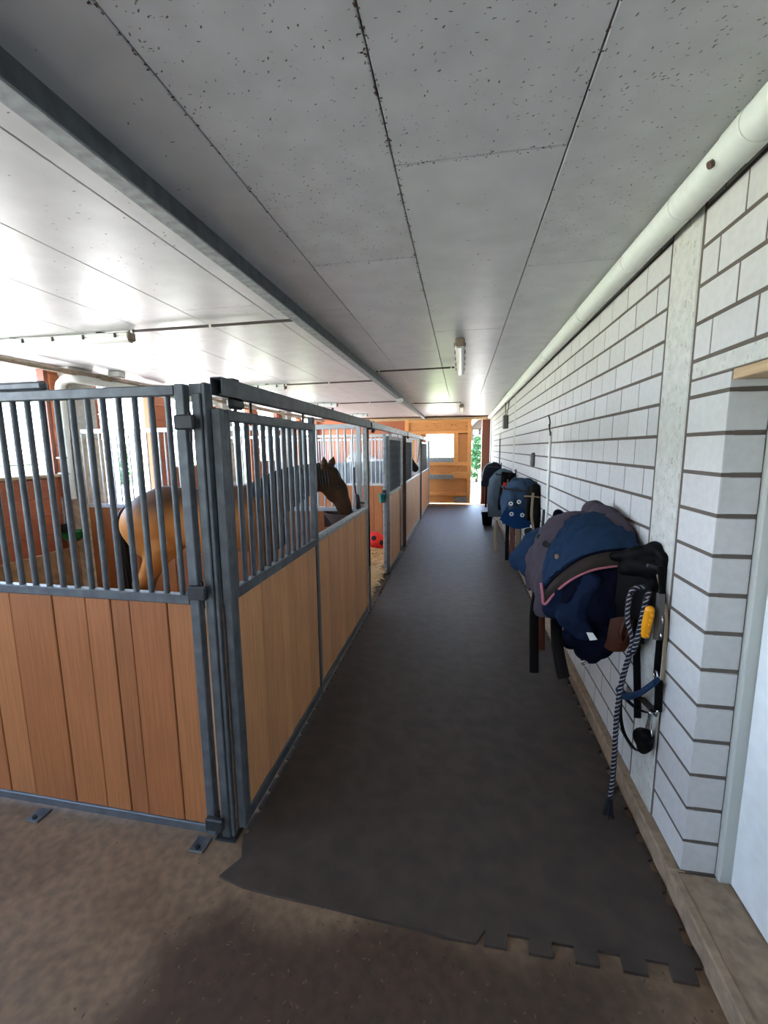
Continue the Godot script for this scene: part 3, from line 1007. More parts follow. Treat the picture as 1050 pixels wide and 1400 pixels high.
func stalls() -> void:
	var D := 0.04
	# 1 the gate across the near end; its own x runs left from the corner
	var g := thing("stall_gate", "wide barred gate with orange wooden planks closing the near end of the first box", "gate", Vector3(-1.062, 0, -1.555), deg_to_rad(-0.8))
	var xs := []
	for k in 24: xs.append(-0.086 - 0.0746 * k)
	bars(g, xs, 1.14, 1.965, M.steel)
	bc("stile", Vector3(-0.043, 0.02, -D), Vector3(0, 2.005, 0), M.steel, g, 0.004)
	bc("stile", Vector3(-1.92, 0.02, -D), Vector3(-1.877, 2.005, 0), M.steel, g, 0.004)
	bc("top_rail", Vector3(-1.877, 1.962, -D), Vector3(-0.043, 2.003, 0), M.steel, g, 0.004)
	bc("mid_rail", Vector3(-1.877, 1.112, -D), Vector3(-0.043, 1.152, 0), M.steel, g, 0.004)
	bc("bottom_rail", Vector3(-1.877, 0.03, -D), Vector3(-0.043, 0.072, 0), M.steel, g, 0.004)
	planks(g, [-1.877, -1.72, -1.57, -1.405, -1.25, -1.13, -0.98, -0.745, -0.57, -0.44, -0.345, -0.16, -0.043], 0.07, 1.114)
	bc("slide_bolt", Vector3(-1.877, 2.003, -0.05), Vector3(-0.665, 2.045, -0.012), M.steel, g, 0.012)
	for y in [1.862, 1.175, 0.105]:
		var hg := bc("hinge", Vector3(-0.035, y - 0.032, 0.0), Vector3(0.05, y + 0.025, 0.028), M.steel_dark, g, 0.006)
		mi("hinge_pin", rod(Vector3(0.004, -0.075, -0.026), Vector3(0.004, 0.04, -0.026), 0.007), M.steel_dark, hg)
	for x in [-0.06, -0.93]:
		var pl := bc("floor_plate", Vector3(x - 0.035, 0.0, -0.005), Vector3(x + 0.035, 0.008, 0.07), M.steel, g, 0.002)
		mi("anchor_bolt", rod(Vector3(0, 0.0, 0.02), Vector3(0, 0.014, 0.02), 0.011, 6), M.steel_dark, pl)
	# offscreen twin that closes the rest of the opening
	var g2 := dup(g, Vector3(-2.99, 0, -1.584), deg_to_rad(-0.8), "barred gate farther left with orange planks, mostly outside the picture")
	g2.scale.x = 0.84
	# 2 corner post
	var cp := thing("corner_post", "grey steel corner post between the near gate and the sliding door", "post", Vector3(-1.022, 0, -1.585))
	bc("upright", Vector3(-0.022, 0, -0.03), Vector3(0.016, 1.972, 0.012), M.steel, cp, 0.004)
	bc("upright", Vector3(0.018, 0.0, -0.05), Vector3(0.034, 2.012, 0.004), M.steel, cp, 0.003)
	bc("cap_strap", Vector3(-0.035, 1.965, -0.02), Vector3(0.02, 2.008, 0.004), M.steel, cp, 0.003)
	bc("rust_strip", Vector3(0.037, 0.03, -0.04), Vector3(0.043, 1.1, -0.01), M.rusty, cp, 0.001)
	bc("foot_plate", Vector3(-0.05, 0, -0.06), Vector3(0.05, 0.008, 0.03), M.steel_dark, cp, 0.002)
	# 3 sliding door (own x runs along the aisle, away from the viewer)
	var d := thing("stall_door", "sliding barred door with tall wooden planks at the front of the nearest box", "door", Vector3(-0.945, 0, -1.607), PI * 0.5, "sliding doors of the boxes")
	sliding_door(d, M.steel, "door_plank")
	# 4 fixed panel with feed opening
	var f := thing("stall_screen", "planked front panel with an open feeding gap where the bay horse's head shows", "stall panel", Vector3(-0.962, 0, -2.762), PI * 0.5, "fixed fronts of the boxes")
	bc("post", Vector3(0, 0.02, -D), Vector3(0.03, 1.96, 0), M.steel, f, 0.004)
	bc("post", Vector3(1.62, 0.0, -D), Vector3(1.66, 2.0, 0), M.steel_light, f, 0.004)
	bc("top_rail", Vector3(0.03, 1.108, -0.05), Vector3(1.62, 1.155, 0.004), M.steel_light, f, 0.012)
	bc("bottom_rail", Vector3(0.03, 0.025, -D), Vector3(1.62, 0.07, 0), M.steel, f, 0.004)
	planks(f, even(0.03, 1.62, 0.133), 0.07, 1.11, "door_plank")
	# overhead tracks
	for s in [["galvanised open channel track above the nearest sliding door", -1.60, -4.46, M.steel], ["short track with rusty end roller above the second sliding door", -4.52, -7.56, M.steel_light], ["track over the third box front", -7.66, -10.62, M.steel_light], ["track over the last box front by the far wooden door", -10.72, -13.4, M.steel_light]]:
		var t := thing("door_track", s[0], "door track", Vector3(-0.95, 1.965, s[1]), PI * 0.5, "door tracks")
		var L: float = s[1] - s[2]
		bc("channel_side", Vector3(0, 0, 0.021), Vector3(L, 0.068, 0.025), s[3], t, 0.0015)
		bc("channel_side", Vector3(0, 0, -0.025), Vector3(L, 0.068, -0.021), s[3], t, 0.0015)
		bc("channel_top", Vector3(0, 0.064, -0.025), Vector3(L, 0.068, 0.025), s[3], t, 0.0015)
		bc("channel_lip", Vector3(0, 0, -0.025), Vector3(L, 0.004, -0.009), s[3], t, 0.0015)
		bc("channel_lip", Vector3(0, 0, 0.009), Vector3(L, 0.004, 0.025), s[3], t, 0.0015)
		bc("end_stop", Vector3(0.05, 0.006, -0.02), Vector3(0.07, 0.06, 0.02), M.dark_plastic, t, 0.002)
		bc("bracket", Vector3(L - 0.1, 0.066, -0.03), Vector3(L - 0.03, 0.078, 0.02), M.steel_dark, t, 0.002)
		bc("bracket", Vector3(0.1, 0.066, -0.02), Vector3(0.15, 0.078, 0.02), M.steel_dark, t, 0.002)
		mi("bolt", rod(Vector3(L * 0.55, 0.066, 0), Vector3(L * 0.55, 0.088, 0), 0.008, 6), M.steel_dark, t)
		bc("roller_bracket", Vector3(0.09, -0.045, -0.016), Vector3(0.2, 0.002, 0.016), M.steel_dark, t, 0.012)
	# 5 partitions between the boxes
	var pt := thing("partition", "barred partition with wooden boards between the first and second box", "partition", Vector3(-1.03, 0, -4.4), 0.0, "partitions between boxes")
	partition(pt)
	dup(pt, Vector3(-1.03, 0, -7.6), NAN, "barred partition in front of the grey horse's box")
	dup(pt, Vector3(-1.03, 0, -10.7), NAN, "farthest barred partition, behind the grey horse")
	# 6 posts between the fronts
	var k := 0
	for z in [-4.47, -7.62, -10.68, -13.42]:
		var p := thing("stall_post", ["steel post at the end of the nearest box front, beside the open doorway with straw", "dark steel post between the second and third box fronts", "dark steel post between the third and last box fronts", "last steel post of the row, in front of the far wooden door"][k], "post", Vector3(-0.985, 0, z), 0.0, "posts along the box fronts")
		bc("upright", Vector3(-0.03, 0, -0.03), Vector3(0.025, 2.03, 0.03), M.rusty if k < 3 else M.steel_light, p, 0.004)
		bc("roller_bracket", Vector3(0.0, 1.95, -0.06), Vector3(0.05, 2.0, 0.0), M.steel_dark, p, 0.01)
		bc("foot_plate", Vector3(-0.05, 0, -0.05), Vector3(0.045, 0.014, 0.05), M.steel_dark, p, 0.002)
		k += 1
	# 7 second box: its door pushed open in front of the fixed part
	dup(d, Vector3(-0.955, 0, -5.74), PI * 0.5, "second sliding door, pushed open beyond the straw doorway")
	var p2 := thing("stall_screen", "fixed front of the second box, behind its open sliding door", "stall panel", Vector3(-1.01, 0, -5.8), PI * 0.5, "fixed fronts of the boxes")
	barred_front(p2, 1.78, 1.7)
	# 8 third and fourth
	var p3 := thing("stall_screen", "third box front, a dark horse's head above the planks in its feeding gap", "stall panel", Vector3(-0.985, 0, -7.68), PI * 0.5, "fixed fronts of the boxes")
	barred_front(p3, 2.96, 1.15)
	var p4 := thing("stall_screen", "last barred box front before the far wooden sliding door", "stall panel", Vector3(-0.985, 0, -10.76), PI * 0.5, "fixed fronts of the boxes")
	barred_front(p4, 2.6, 2.0)
	# feed trough in the corner, straw, ball, and the little things by the opening
	var tr := thing("feed_trough", "brown corner feed trough under the bay horse's nose", "trough", Vector3(-1.03, 0.93, -4.36))
	mi("bowl", tray(0.4, 0.3, 0.17), M.trough, tr)
	var ch := thing("chain_latch", "black chain and latch hanging from a bar down to the rail of the feeding gap", "latch", Vector3(-0.985, 1.16, -4.2))
	wmi("chain", tube_mesh(spline([Vector3(-1.10, 1.56, -4.39), Vector3(-1.09, 1.35, -4.37), Vector3(-1.06, 1.25, -4.34), Vector3(-1.03, 1.2, -4.34), Vector3(-1.0, 1.19, -4.38), Vector3(-0.975, 1.17, -4.43), Vector3(-0.958, 1.0, -4.44), Vector3(-0.955, 0.5, -4.44)], 5), 0.009), M.dark_plastic, ch)
	wmi("latch_body", skin([[Vector3(-1.06, 1.26, -4.34), Vector3(-1.04, 1.16, -4.3), 0.025, 0.03]], 0.008, 0.02), M.steel_dark, ch)
	straw()
	var b := thing("play_ball", "red plastic horse ball with round holes lying in the straw", "ball", Vector3(-1.33, 0.29, -6.55))
	mi("shell", lathe(arc_profile(0.17), 28, Vector3.ZERO, Basis(Vector3.RIGHT, 0.4)), M.red, b)
	for a in [Vector3(0.8, 0.1, 0.62), Vector3(0.1, 0.55, 0.8), Vector3(-0.4, -0.2, 0.9)]:
		var n: Vector3 = a.normalized()
		mi("hole", lathe([Vector2(0, 0.006), Vector2(0.036, 0.006), Vector2(0.042, 0.0)], 16, n * 0.166, frame_for_up(n)), M.dark_plastic, b)
	var cup := thing("hanging_cup", "small teal plastic cup hung on the frame of the second sliding door", "cup", Vector3(-1.055, 1.14, -5.765))
	mi("cup", lathe([Vector2(0, -0.12), Vector2(0.03, -0.12), Vector2(0.055, 0.0), Vector2(0.05, 0.0), Vector2(0.026, -0.112), Vector2(0, -0.112)], 18), M.teal, cup)
	bx("hook", Vector3(0.035, 0.03, 0), Vector3(0.06, 0.05, 0.012), M.dark_plastic, cup, 0.004)
	var lr := thing("lead_strap", "pale strap hanging diagonally over the third box front", "strap", Vector3(-0.95, 1.4, -9.6))
	wmi("strap", tube_mesh(spline([Vector3(-0.95, 1.96, -10.3), Vector3(-0.94, 1.8, -9.9), Vector3(-0.93, 1.6, -9.55), Vector3(-0.93, 1.45, -9.35)], 5), 0.016, 0.01, 8, 0.4), M.tan_strap, lr)

func arc_profile(r: float) -> Array:
	var out := []
	for i in 15:
		var a := -PI * 0.5 + PI * i / 14.0
		out.append(Vector2(cos(a) * r, sin(a) * r))
	return out

func frame_for_up(n: Vector3) -> Basis:
	var b := frame_at(n)
	return Basis(b.x, b.z, -b.y)

func tray(w: float, d: float, h: float) -> Mesh:     # quarter-round trough that fits a corner: back edges along -x and -z of its origin
	var st := begin()
	var n := 10
	for i in n:
		var a0 := PI * 0.5 * i / n
		var a1 := PI * 0.5 * (i + 1) / n
		var o0 := Vector3(-w * cos(a0), 0, d * sin(a0))
		var o1 := Vector3(-w * cos(a1), 0, d * sin(a1))
		var i0 := o0 * 0.9 + Vector3(-0.01, 0, 0.01)
		var i1 := o1 * 0.9 + Vector3(-0.01, 0, 0.01)
		var hh := Vector3(0, h, 0)
		quad(st, o0 * 0.7, o1 * 0.7, o1 + hh, o0 + hh, (o0 + o1).normalized())
		quad(st, i0 + hh, i1 + hh, o1 + hh, o0 + hh, Vector3.UP)
		quad(st, i0 * 0.72 + Vector3(0, 0.02, 0), i1 * 0.72 + Vector3(0, 0.02, 0), i1 + hh, i0 + hh, -(o0 + o1).normalized())
		tri(st, Vector3(-0.01, 0.02, 0.01), i0 * 0.72 + Vector3(0, 0.02, 0), i1 * 0.72 + Vector3(0, 0.02, 0), Vector3.UP)
		tri(st, Vector3.ZERO, o0 * 0.7, o1 * 0.7, Vector3.DOWN)
	add_box(st, Vector3(-w * 0.5, h * 0.5, -0.004), Vector3(w, h, 0.012), 0.002)
	add_box(st, Vector3(0.004, h * 0.5, d * 0.5), Vector3(0.012, h, d), 0.002)
	return st.commit()

func sliding_door(d: Node3D, m: Material, kind: String) -> void:
	var L := 1.15
	var D := 0.04
	bc("stile", Vector3(0, 0.03, -D), Vector3(0.036, 1.915, 0), m, d, 0.004)
	bc("stile", Vector3(0.039, 0.03, -D), Vector3(0.064, 1.9, -0.002), m, d, 0.004)
	bc("stile", Vector3(L - 0.045, 0.03, -D), Vector3(L, 1.915, 0), m, d, 0.004)
	bc("top_rail", Vector3(0.064, 1.868, -D), Vector3(L - 0.045, 1.915, 0), m, d, 0.004)
	bc("mid_rail", Vector3(0.064, 1.11, -D), Vector3(L - 0.045, 1.158, 0), m, d, 0.004)
	bc("bottom_rail", Vector3(0.064, 0.035, -D), Vector3(L - 0.045, 0.095, 0), m, d, 0.004)
	var xs := []
	for k in 12: xs.append(0.083 + 0.0832 * k)
	bars(d, xs, 1.15, 1.875, m)
	planks(d, [0.064, 0.165, 0.292, 0.402, 0.52, 0.61, 0.715, 0.82, 0.94, 1.03, L - 0.045], 0.094, 1.112, kind)
	for x in [0.16, 0.98]:
		bc("roller_hanger", Vector3(x - 0.012, 1.912, -0.024), Vector3(x + 0.012, 1.985, -0.016), M.steel_dark, d, 0.002)
	mi("top_pin", rod(Vector3(0.3, 1.9, -0.02), Vector3(0.3, 1.97, -0.02), 0.006), M.steel_dark, d)

func partition(t: Node3D) -> void:
	var L := 3.34
	bc("post", Vector3(-0.05, 0, -0.04), Vector3(0, 2.03, 0), M.pale_rail, t, 0.004)
	bc("top_rail", Vector3(-L, 1.955, -0.04), Vector3(-0.05, 2.005, 0), M.pale_rail, t, 0.004)
	bc("mid_rail", Vector3(-L, 1.09, -0.04), Vector3(-0.05, 1.135, 0), M.pale_rail, t, 0.004)
	var xs := []
	for k in 44: xs.append(-0.09 - 0.0775 * k)
	bars(t, xs, 1.13, 1.96, M.pale_rail, 0.009)
	planks(t, even(-L, -0.05, 0.16), 0.05, 1.092)

func barred_front(t: Node3D, L: float, barred: float) -> void:
	var D := 0.04
	bc("post", Vector3(0, 0.02, -D), Vector3(0.04, 1.96, 0), M.steel_light, t, 0.004)
	bc("post", Vector3(L - 0.04, 0.02, -D), Vector3(L, 1.96, 0), M.steel_light, t, 0.004)
	bc("post", Vector3(barred - 0.04, 1.15, -D), Vector3(barred, 1.9, 0), M.steel_light, t, 0.004)
	bc("upper_rail", Vector3(0.04, 1.865, -D), Vector3(barred - 0.04, 1.91, 0), M.steel_light, t, 0.004)
	bc("mid_rail", Vector3(0.04, 1.11, -D), Vector3(L - 0.04, 1.155, 0.004), M.steel_light, t, 0.008)
	bc("bottom_rail", Vector3(0.04, 0.025, -D), Vector3(L - 0.04, 0.07, 0), M.steel_light, t, 0.004)
	var xs := []
	var x := 0.1
	while x < barred - 0.06:
		xs.append(x)
		x += 0.083
	bars(t, xs, 1.15, 1.87, M.steel)
	planks(t, even(0.04, L - 0.04, 0.14), 0.07, 1.112, "door_plank")

func straw() -> void:
	var o := thing("straw_bedding", "loose yellow straw heaped in the open doorway of the second box", "straw", Vector3(-1.8, 0, -6.0))
	o.set_meta("kind", "stuff")
	rng.seed = 15
	var hgt := func(x: float, z: float) -> float:
		return 0.03 + 0.2 * exp(-pow((x + 1.5) / 0.5, 2.0) - pow((z + 6.3) / 0.55, 2.0)) + 0.05 * exp(-pow((x + 1.6) / 0.6, 2.0) - pow((z + 5.3) / 0.5, 2.0)) + 0.04 * sin(x * 5.0) * sin(z * 4.0) * smoothstep(-1.2, -1.6, x)
	var st := begin()
	var n := 28
	for i in n:
		for j in n:
			var q: Array[Vector3] = []
			for c in [[0, 0], [1, 0], [1, 1], [0, 1]]:
				var x: float = -4.4 + 3.36 * (i + c[0]) / n
				var z: float = -7.55 + 3.1 * (j + c[1]) / n
				q.append(Vector3(x, hgt.call(x, z), z))
			quad(st, q[0], q[1], q[2], q[3], Vector3.UP)
	wmi("straw_litter", st.commit(), M.straw_bed, o).set_meta("kind", "stuff")
	var mm := MultiMesh.new()
	mm.transform_format = MultiMesh.TRANSFORM_3D
	mm.mesh = box_mesh(Vector3(0.2, 0.005, 0.006), 0.001)
	mm.instance_count = 7000
	for i in 7000:
		var x := -1.12 - pow(rng.randf(), 1.5) * 3.1
		var z := rng.randf_range(-7.5, -4.5)
		if i % 12 == 0:
			x = rng.randf_range(-1.2, -1.06)
			z = rng.randf_range(-5.7, -4.6)
		var b := Basis(Vector3.UP, rng.randf() * TAU) * Basis(Vector3.FORWARD, rng.randfn() * 0.25) * Basis(Vector3.RIGHT, rng.randf() * TAU)
		mm.set_instance_transform(i, Transform3D(b.scaled(Vector3.ONE * rng.randf_range(0.5, 1.2)), Vector3(x, hgt.call(x, z) + rng.randf() * 0.035, z)))
	var s := MultiMeshInstance3D.new()
	s.multimesh = mm
	s.material_override = M.straw
	put(s, "straw_stalks", o)
	s.position = -o.position
	s.set_meta("kind", "stuff")
	# thin litter on the floor of the first box
	var l := thing("straw_litter", "pale straw and shavings strewn over the floor of the nearest box", "straw", Vector3(-2.8, 0, -3.0))
	l.set_meta("kind", "stuff")
	st = begin()
	add_box(st, Vector3(-2.82, 0.01, -3.0), Vector3(3.5, 0.03, 2.7), 0.01)
	wmi("litter", st.commit(), M.straw_bed, l).set_meta("kind", "stuff")
	var l2 := dup(l, Vector3(-2.8, 0, -9.2), NAN, "pale straw litter on the floor of the grey horse's box")
	l2.set_meta("kind", "stuff")

# ---------------------------------------------------------------- lamps, conduits, switches
func tube_lamp(t: Node3D, L: float) -> void:     # unlit weatherproof fitting, lying along its own x under the ceiling
	bc("housing", Vector3(-L * 0.5, -0.045, -0.045), Vector3(L * 0.5, -0.012, 0.045), M.pipe, t, 0.012)
	var st := begin()
	add_tube(st, PackedVector3Array([Vector3(-L * 0.5 + 0.01, -0.05, 0), Vector3(L * 0.5 - 0.01, -0.05, 0)]), 0.042, 0.042, 14, 1.1, Vector3.UP)
	mi("diffuser", st.commit(), M.clear_plastic, t)
	for x in [-L * 0.5, L * 0.5]:
		bx("end_cap", Vector3(x, -0.045, 0), Vector3(0.025, 0.07, 0.085), M.pipe_dirty, t, 0.01)
	for k in 5:
		var x := lerpf(-L * 0.42, L * 0.42, k / 4.0)
		for s in [-1, 1]:
			bx("clip", Vector3(x, -0.04, s * 0.048), Vector3(0.02, 0.035, 0.008), M.steel_dark, t, 0.002)
	for x in [-L * 0.3, L * 0.3]:
		bx("ceiling_bracket", Vector3(x, -0.006, 0), Vector3(0.04, 0.012, 0.06), M.steel_dark, t, 0.002)

func conduit(label: String, a: Vector3, b: Vector3, clips: int, m: Material) -> void:
	var t := thing("conduit", label, "conduit", a, 0.0, "cable conduits")
	wmi("tube", rod(a, b, 0.010, 10), m, t)
	for k in clips:
		var p := a.lerp(b, (k + 0.04) / maxf(clips - 0.92, 1.0))
		wmi("clip", rod(p - (b - a).normalized() * 0.008, p + (b - a).normalized() * 0.008, 0.016, 10), M.pipe, t)

func lights() -> void:
	var l := thing("fluorescent_lamp", "long unlit tube lamp under the ceiling over the nearest box", "lamp", Vector3(-3.38, CY, -3.28), 0.0, "tube lamps over the boxes")
	tube_lamp(l, 1.42)
	dup(l, Vector3(-3.3, CY, -6.25), NAN, "second tube lamp over the boxes, behind the bar tops of the first door")
	dup(l, Vector3(-3.3, CY, -9.0), NAN, "third tube lamp over the boxes, farther along the left ceiling")
	dup(l, Vector3(-3.3, CY, -12.0), NAN, "last tube lamp over the boxes, near the end wall")
	var a := thing("fluorescent_lamp", "clear tube lamp hung lengthwise from the ceiling over the middle of the aisle", "lamp", Vector3(-0.03, CY, -4.8), PI * 0.5, "tube lamps over the aisle")
	tube_lamp(a, 1.5)
	dup(a, Vector3(-0.01, CY, -10.7), PI * 0.5, "small distant tube lamp over the far end of the aisle")
	conduit("thin conduit from the nearest tube lamp to the steel beam", Vector3(-2.62, CY - 0.028, -3.2), Vector3(-1.19, CY - 0.028, -3.18), 3, M.cable)
	conduit("second thin conduit crossing the ceiling over the boxes to the beam", Vector3(-2.58, CY - 0.028, -6.2), Vector3(-1.19, CY - 0.028, -6.12), 3, M.cable)
	conduit("third thin conduit crossing the ceiling over the boxes", Vector3(-2.55, CY - 0.028, -8.95), Vector3(-1.19, CY - 0.028, -8.85), 3, M.cable)
	conduit("conduit from the steel beam to the lamp in the middle of the aisle", Vector3(-1.05, CY - 0.028, -5.42), Vector3(-0.1, CY - 0.028, -5.36), 2, M.cable)
	conduit("far conduit from the beam to the last aisle lamp", Vector3(-1.05, CY - 0.028, -9.35), Vector3(-0.03, CY - 0.028, -9.4), 2, M.cable)
	var jb := thing("junction_box", "small round junction box at the side of the steel beam", "box", Vector3(-1.12, CY - 0.1, -7.95))
	bx("housing", Vector3(0, 0, 0), Vector3(0.13, 0.05, 0.12), M.pipe, jb, 0.012)
	bx("lid", Vector3(0, -0.03, 0), Vector3(0.11, 0.012, 0.1), M.pipe, jb, 0.004)

func wall_gear() -> void:
	# white conduit with a pull hook, half way along the wall
	var c := thing("wall_conduit", "thin white vertical conduit on the block wall with a wire hook at its top", "conduit", Vector3(WX - 0.012, 0, -4.55))
	wmi("tube", rod(Vector3(WX - 0.014, 0.1, -4.55), Vector3(WX - 0.014, 1.86, -4.55), 0.012), M.pipe, c)
	wmi("upper_tube", rod(Vector3(WX - 0.014, 1.62, -4.55), Vector3(WX - 0.014, 1.9, -4.55), 0.0085), M.steel_dark, c)
	wmi("hook", tube_mesh(spline([Vector3(WX - 0.014, 1.88, -4.55), Vector3(WX - 0.03, 1.93, -4.52), Vector3(WX - 0.03, 1.97, -4.55), Vector3(WX - 0.02, 1.94, -4.58), Vector3(WX - 0.02, 2.0, -4.57), Vector3(WX - 0.04, 2.06, -4.54)], 5), 0.007), M.steel_dark, c)
	for y in [0.5, 1.1, 1.5]:
		wmi("clip", rod(Vector3(WX - 0.014, y, -4.55), Vector3(WX - 0.014, y + 0.014, -4.55), 0.018), M.pipe, c)
	var c2 := thing("wall_conduit", "grey vertical conduit on the far part of the block wall above the hanging blankets", "conduit", Vector3(WX - 0.012, 1.2, -10.3))
	wmi("tube", rod(Vector3(WX - 0.014, 1.15, -10.3), Vector3(WX - 0.014, 1.95, -10.3), 0.012), M.steel_dark, c2)
	wmi("cap", rod(Vector3(WX - 0.014, 1.95, -10.3), Vector3(WX - 0.014, 2.06, -10.3), 0.022), M.pipe, c2)
	var b := thing("alarm_box", "dark brown box hung on the wall close under the drain pipe", "box", Vector3(WX - 0.05, 2.24, -8.8))
	bx("housing", Vector3(0, 0, 0), Vector3(0.09, 0.26, 0.19), M.grey_plastic, b, 0.012)
	mi("cable", tube_mesh(spline([Vector3(0.02, 0.12, 0), Vector3(0.03, 0.2, 0.05), Vector3(0.035, 0.28, 0.2), Vector3(0.03, 0.4, 0.3)], 5), 0.008), M.cable, b)
	mi("hanger", rod(Vector3(0.0, 0.12, 0), Vector3(0.0, 0.36, -0.04), 0.008), M.dark_plastic, b)
	var s := thing("wall_switch", "small oval grey switch on the block wall above the blue blanket", "switch", Vector3(WX - 0.015, 1.6, -5.52))
	mi("housing", skin([[Vector3(0, -0.05, 0), Vector3(0, 0.05, 0), 0.036, 0.036]], 0.008, 0.01), M.grey_plastic, s)
	bx("rocker", Vector3(-0.035, 0, 0), Vector3(0.012, 0.06, 0.03), M.steel_light, s, 0.004)

# ---------------------------------------------------------------- horses
func horse(called: String, label: String, at: Vector3, turn: float, coat: Callable, cell: float, head: Array, hair: Material) -> Node3D:
	# head: [neck middle, poll, cheek, muzzle] in the horse's own x (forward), y (up)
	var o := thing(called, label, "horse", at, turn)
	var nm: Vector3 = head[0]
	var po: Vector3 = head[1]
	var chk: Vector3 = head[2]
	var mz: Vector3 = head[3]
	var fwd := (mz - po).normalized()
	var face := Vector3(-fwd.y, fwd.x, 0) * (1.0 if fwd.y < 0.0 else -1.0)     # towards the front of the face
	if face.x < 0.0: face = -face
	var B := [
		[Vector3(0.36, 1.06, 0), Vector3(-0.05, 1.08, 0), 0.29, 0.295, 0.92], [Vector3(-0.05, 1.08, 0), Vector3(-0.42, 1.15, 0), 0.295, 0.25, 0.95],
		[Vector3(-0.44, 1.17, 0), Vector3(-0.6, 1.09, 0), 0.25, 0.25, 1.05], [Vector3(0.3, 1.27, 0), Vector3(-0.45, 1.28, 0), 0.15, 0.15, 0.9],
		[Vector3(0.36, 1.31, 0), Vector3(0.12, 1.28, 0), 0.13, 0.14, 0.7], [Vector3(-0.42, 1.25, 0), Vector3(-0.56, 1.2, 0), 0.19, 0.2, 1.1],
		[Vector3(-0.58, 1.1, 0.07), Vector3(-0.6, 0.94, 0.1), 0.2, 0.15, 0.8], [Vector3(-0.58, 1.1, -0.07), Vector3(-0.6, 0.94, -0.1), 0.2, 0.15, 0.8],
		[Vector3(0.44, 1.02, 0), Vector3(0.54, 0.93, 0), 0.23, 0.17, 0.9],
		[Vector3(0.4, 1.19, 0), nm, 0.24, 0.165, 0.62], [nm, po + Vector3(-0.03, -0.05, 0), 0.165, 0.12, 0.6],
		[po + fwd * 0.05 - face * 0.05, chk, 0.105, 0.105, 0.68], [chk, chk.lerp(mz, 0.65), 0.095, 0.066, 0.75], [chk.lerp(mz, 0.6), mz, 0.066, 0.062, 0.85],
		[mz, mz + fwd * 0.02, 0.062, 0.055, 0.95], [po + fwd * 0.06 + face * 0.03, chk.lerp(mz, 0.5) + face * 0.035, 0.058, 0.04, 0.95],
		[po - face * 0.1 + fwd * 0.1, chk - face * 0.05 + fwd * 0.03, 0.06, 0.07, 0.6], [mz + fwd * 0.01 - face * 0.045, mz + fwd * 0.03 - face * 0.04, 0.036, 0.03, 1.0],
	]
	for s in [-1.0, 1.0]:
		B += [
			[Vector3(-0.5, 1.08, 0.12 * s), Vector3(-0.45, 0.88, 0.15 * s), 0.19, 0.135, 0.7], [Vector3(-0.47, 0.88, 0.14 * s), Vector3(-0.66, 0.55, 0.13 * s), 0.125, 0.058],
			[Vector3(-0.66, 0.55, 0.13 * s), Vector3(-0.69, 0.46, 0.13 * s), 0.062, 0.05], [Vector3(-0.72, 0.55, 0.13 * s), Vector3(-0.71, 0.44, 0.13 * s), 0.03, 0.03], [Vector3(-0.69, 0.46, 0.13 * s), Vector3(-0.66, 0.2, 0.13 * s), 0.04, 0.034],
			[Vector3(-0.66, 0.2, 0.13 * s), Vector3(-0.66, 0.16, 0.13 * s), 0.043, 0.042], [Vector3(-0.66, 0.16, 0.13 * s), Vector3(-0.61, 0.08, 0.13 * s), 0.036, 0.042],
			[Vector3(-0.6, 0.07, 0.13 * s), Vector3(-0.585, 0.045, 0.13 * s), 0.05, 0.058],
			[Vector3(0.33, 1.17, 0.12 * s), Vector3(0.5, 0.92, 0.14 * s), 0.17, 0.12, 0.8], [Vector3(0.47, 0.9, 0.13 * s), Vector3(0.46, 0.5, 0.12 * s), 0.105, 0.055],
			[Vector3(0.46, 0.5, 0.12 * s), Vector3(0.47, 0.43, 0.12 * s), 0.058, 0.05], [Vector3(0.47, 0.43, 0.12 * s), Vector3(0.465, 0.2, 0.12 * s), 0.038, 0.033],
			[Vector3(0.465, 0.2, 0.12 * s), Vector3(0.465, 0.16, 0.12 * s), 0.042, 0.042], [Vector3(0.465, 0.16, 0.12 * s), Vector3(0.51, 0.08, 0.12 * s), 0.035, 0.042],
			[Vector3(0.515, 0.07, 0.12 * s), Vector3(0.53, 0.045, 0.12 * s), 0.05, 0.06],
			[po + Vector3(-0.01 - 0.03 * s, 0.025, 0.05 * s), po + Vector3(0.0 - 0.045 * s, 0.075, 0.065 * s), 0.024, 0.027, 0.8], [po + Vector3(0.0 - 0.045 * s, 0.075, 0.065 * s), po + Vector3(0.012 - 0.06 * s, 0.15, 0.066 * s), 0.025, 0.006, 0.8],
		]
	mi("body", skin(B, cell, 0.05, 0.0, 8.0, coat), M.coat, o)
	for s in [-1.0, 1.0]:
		mi("eye", lathe(arc_profile(0.021), 14), M.eye, o, po.lerp(mz, 0.36) + face * 0.03 + Vector3(0, 0, 0.062 * s))
		mi("nostril", lathe([Vector2(0, 0.004), Vector2(0.011, 0.003), Vector2(0.016, -0.004)], 12, Vector3.ZERO, frame_for_up((face * 0.5 + Vector3(0, 0, s)).normalized())), M.eye, o, mz + face * 0.03 + Vector3(0, 0, 0.046 * s))
		for lx in [-0.592, 0.523]:
			mi("hoof", lathe([Vector2(0.072, 0.0), Vector2(0.052, 0.075), Vector2(0, 0.08)], 16), M.hoof, o, Vector3(lx, 0.0, (0.13 if lx < 0 else 0.12) * s))
	# tail and mane of separate locks
	rng.seed = 4
	var st := begin()
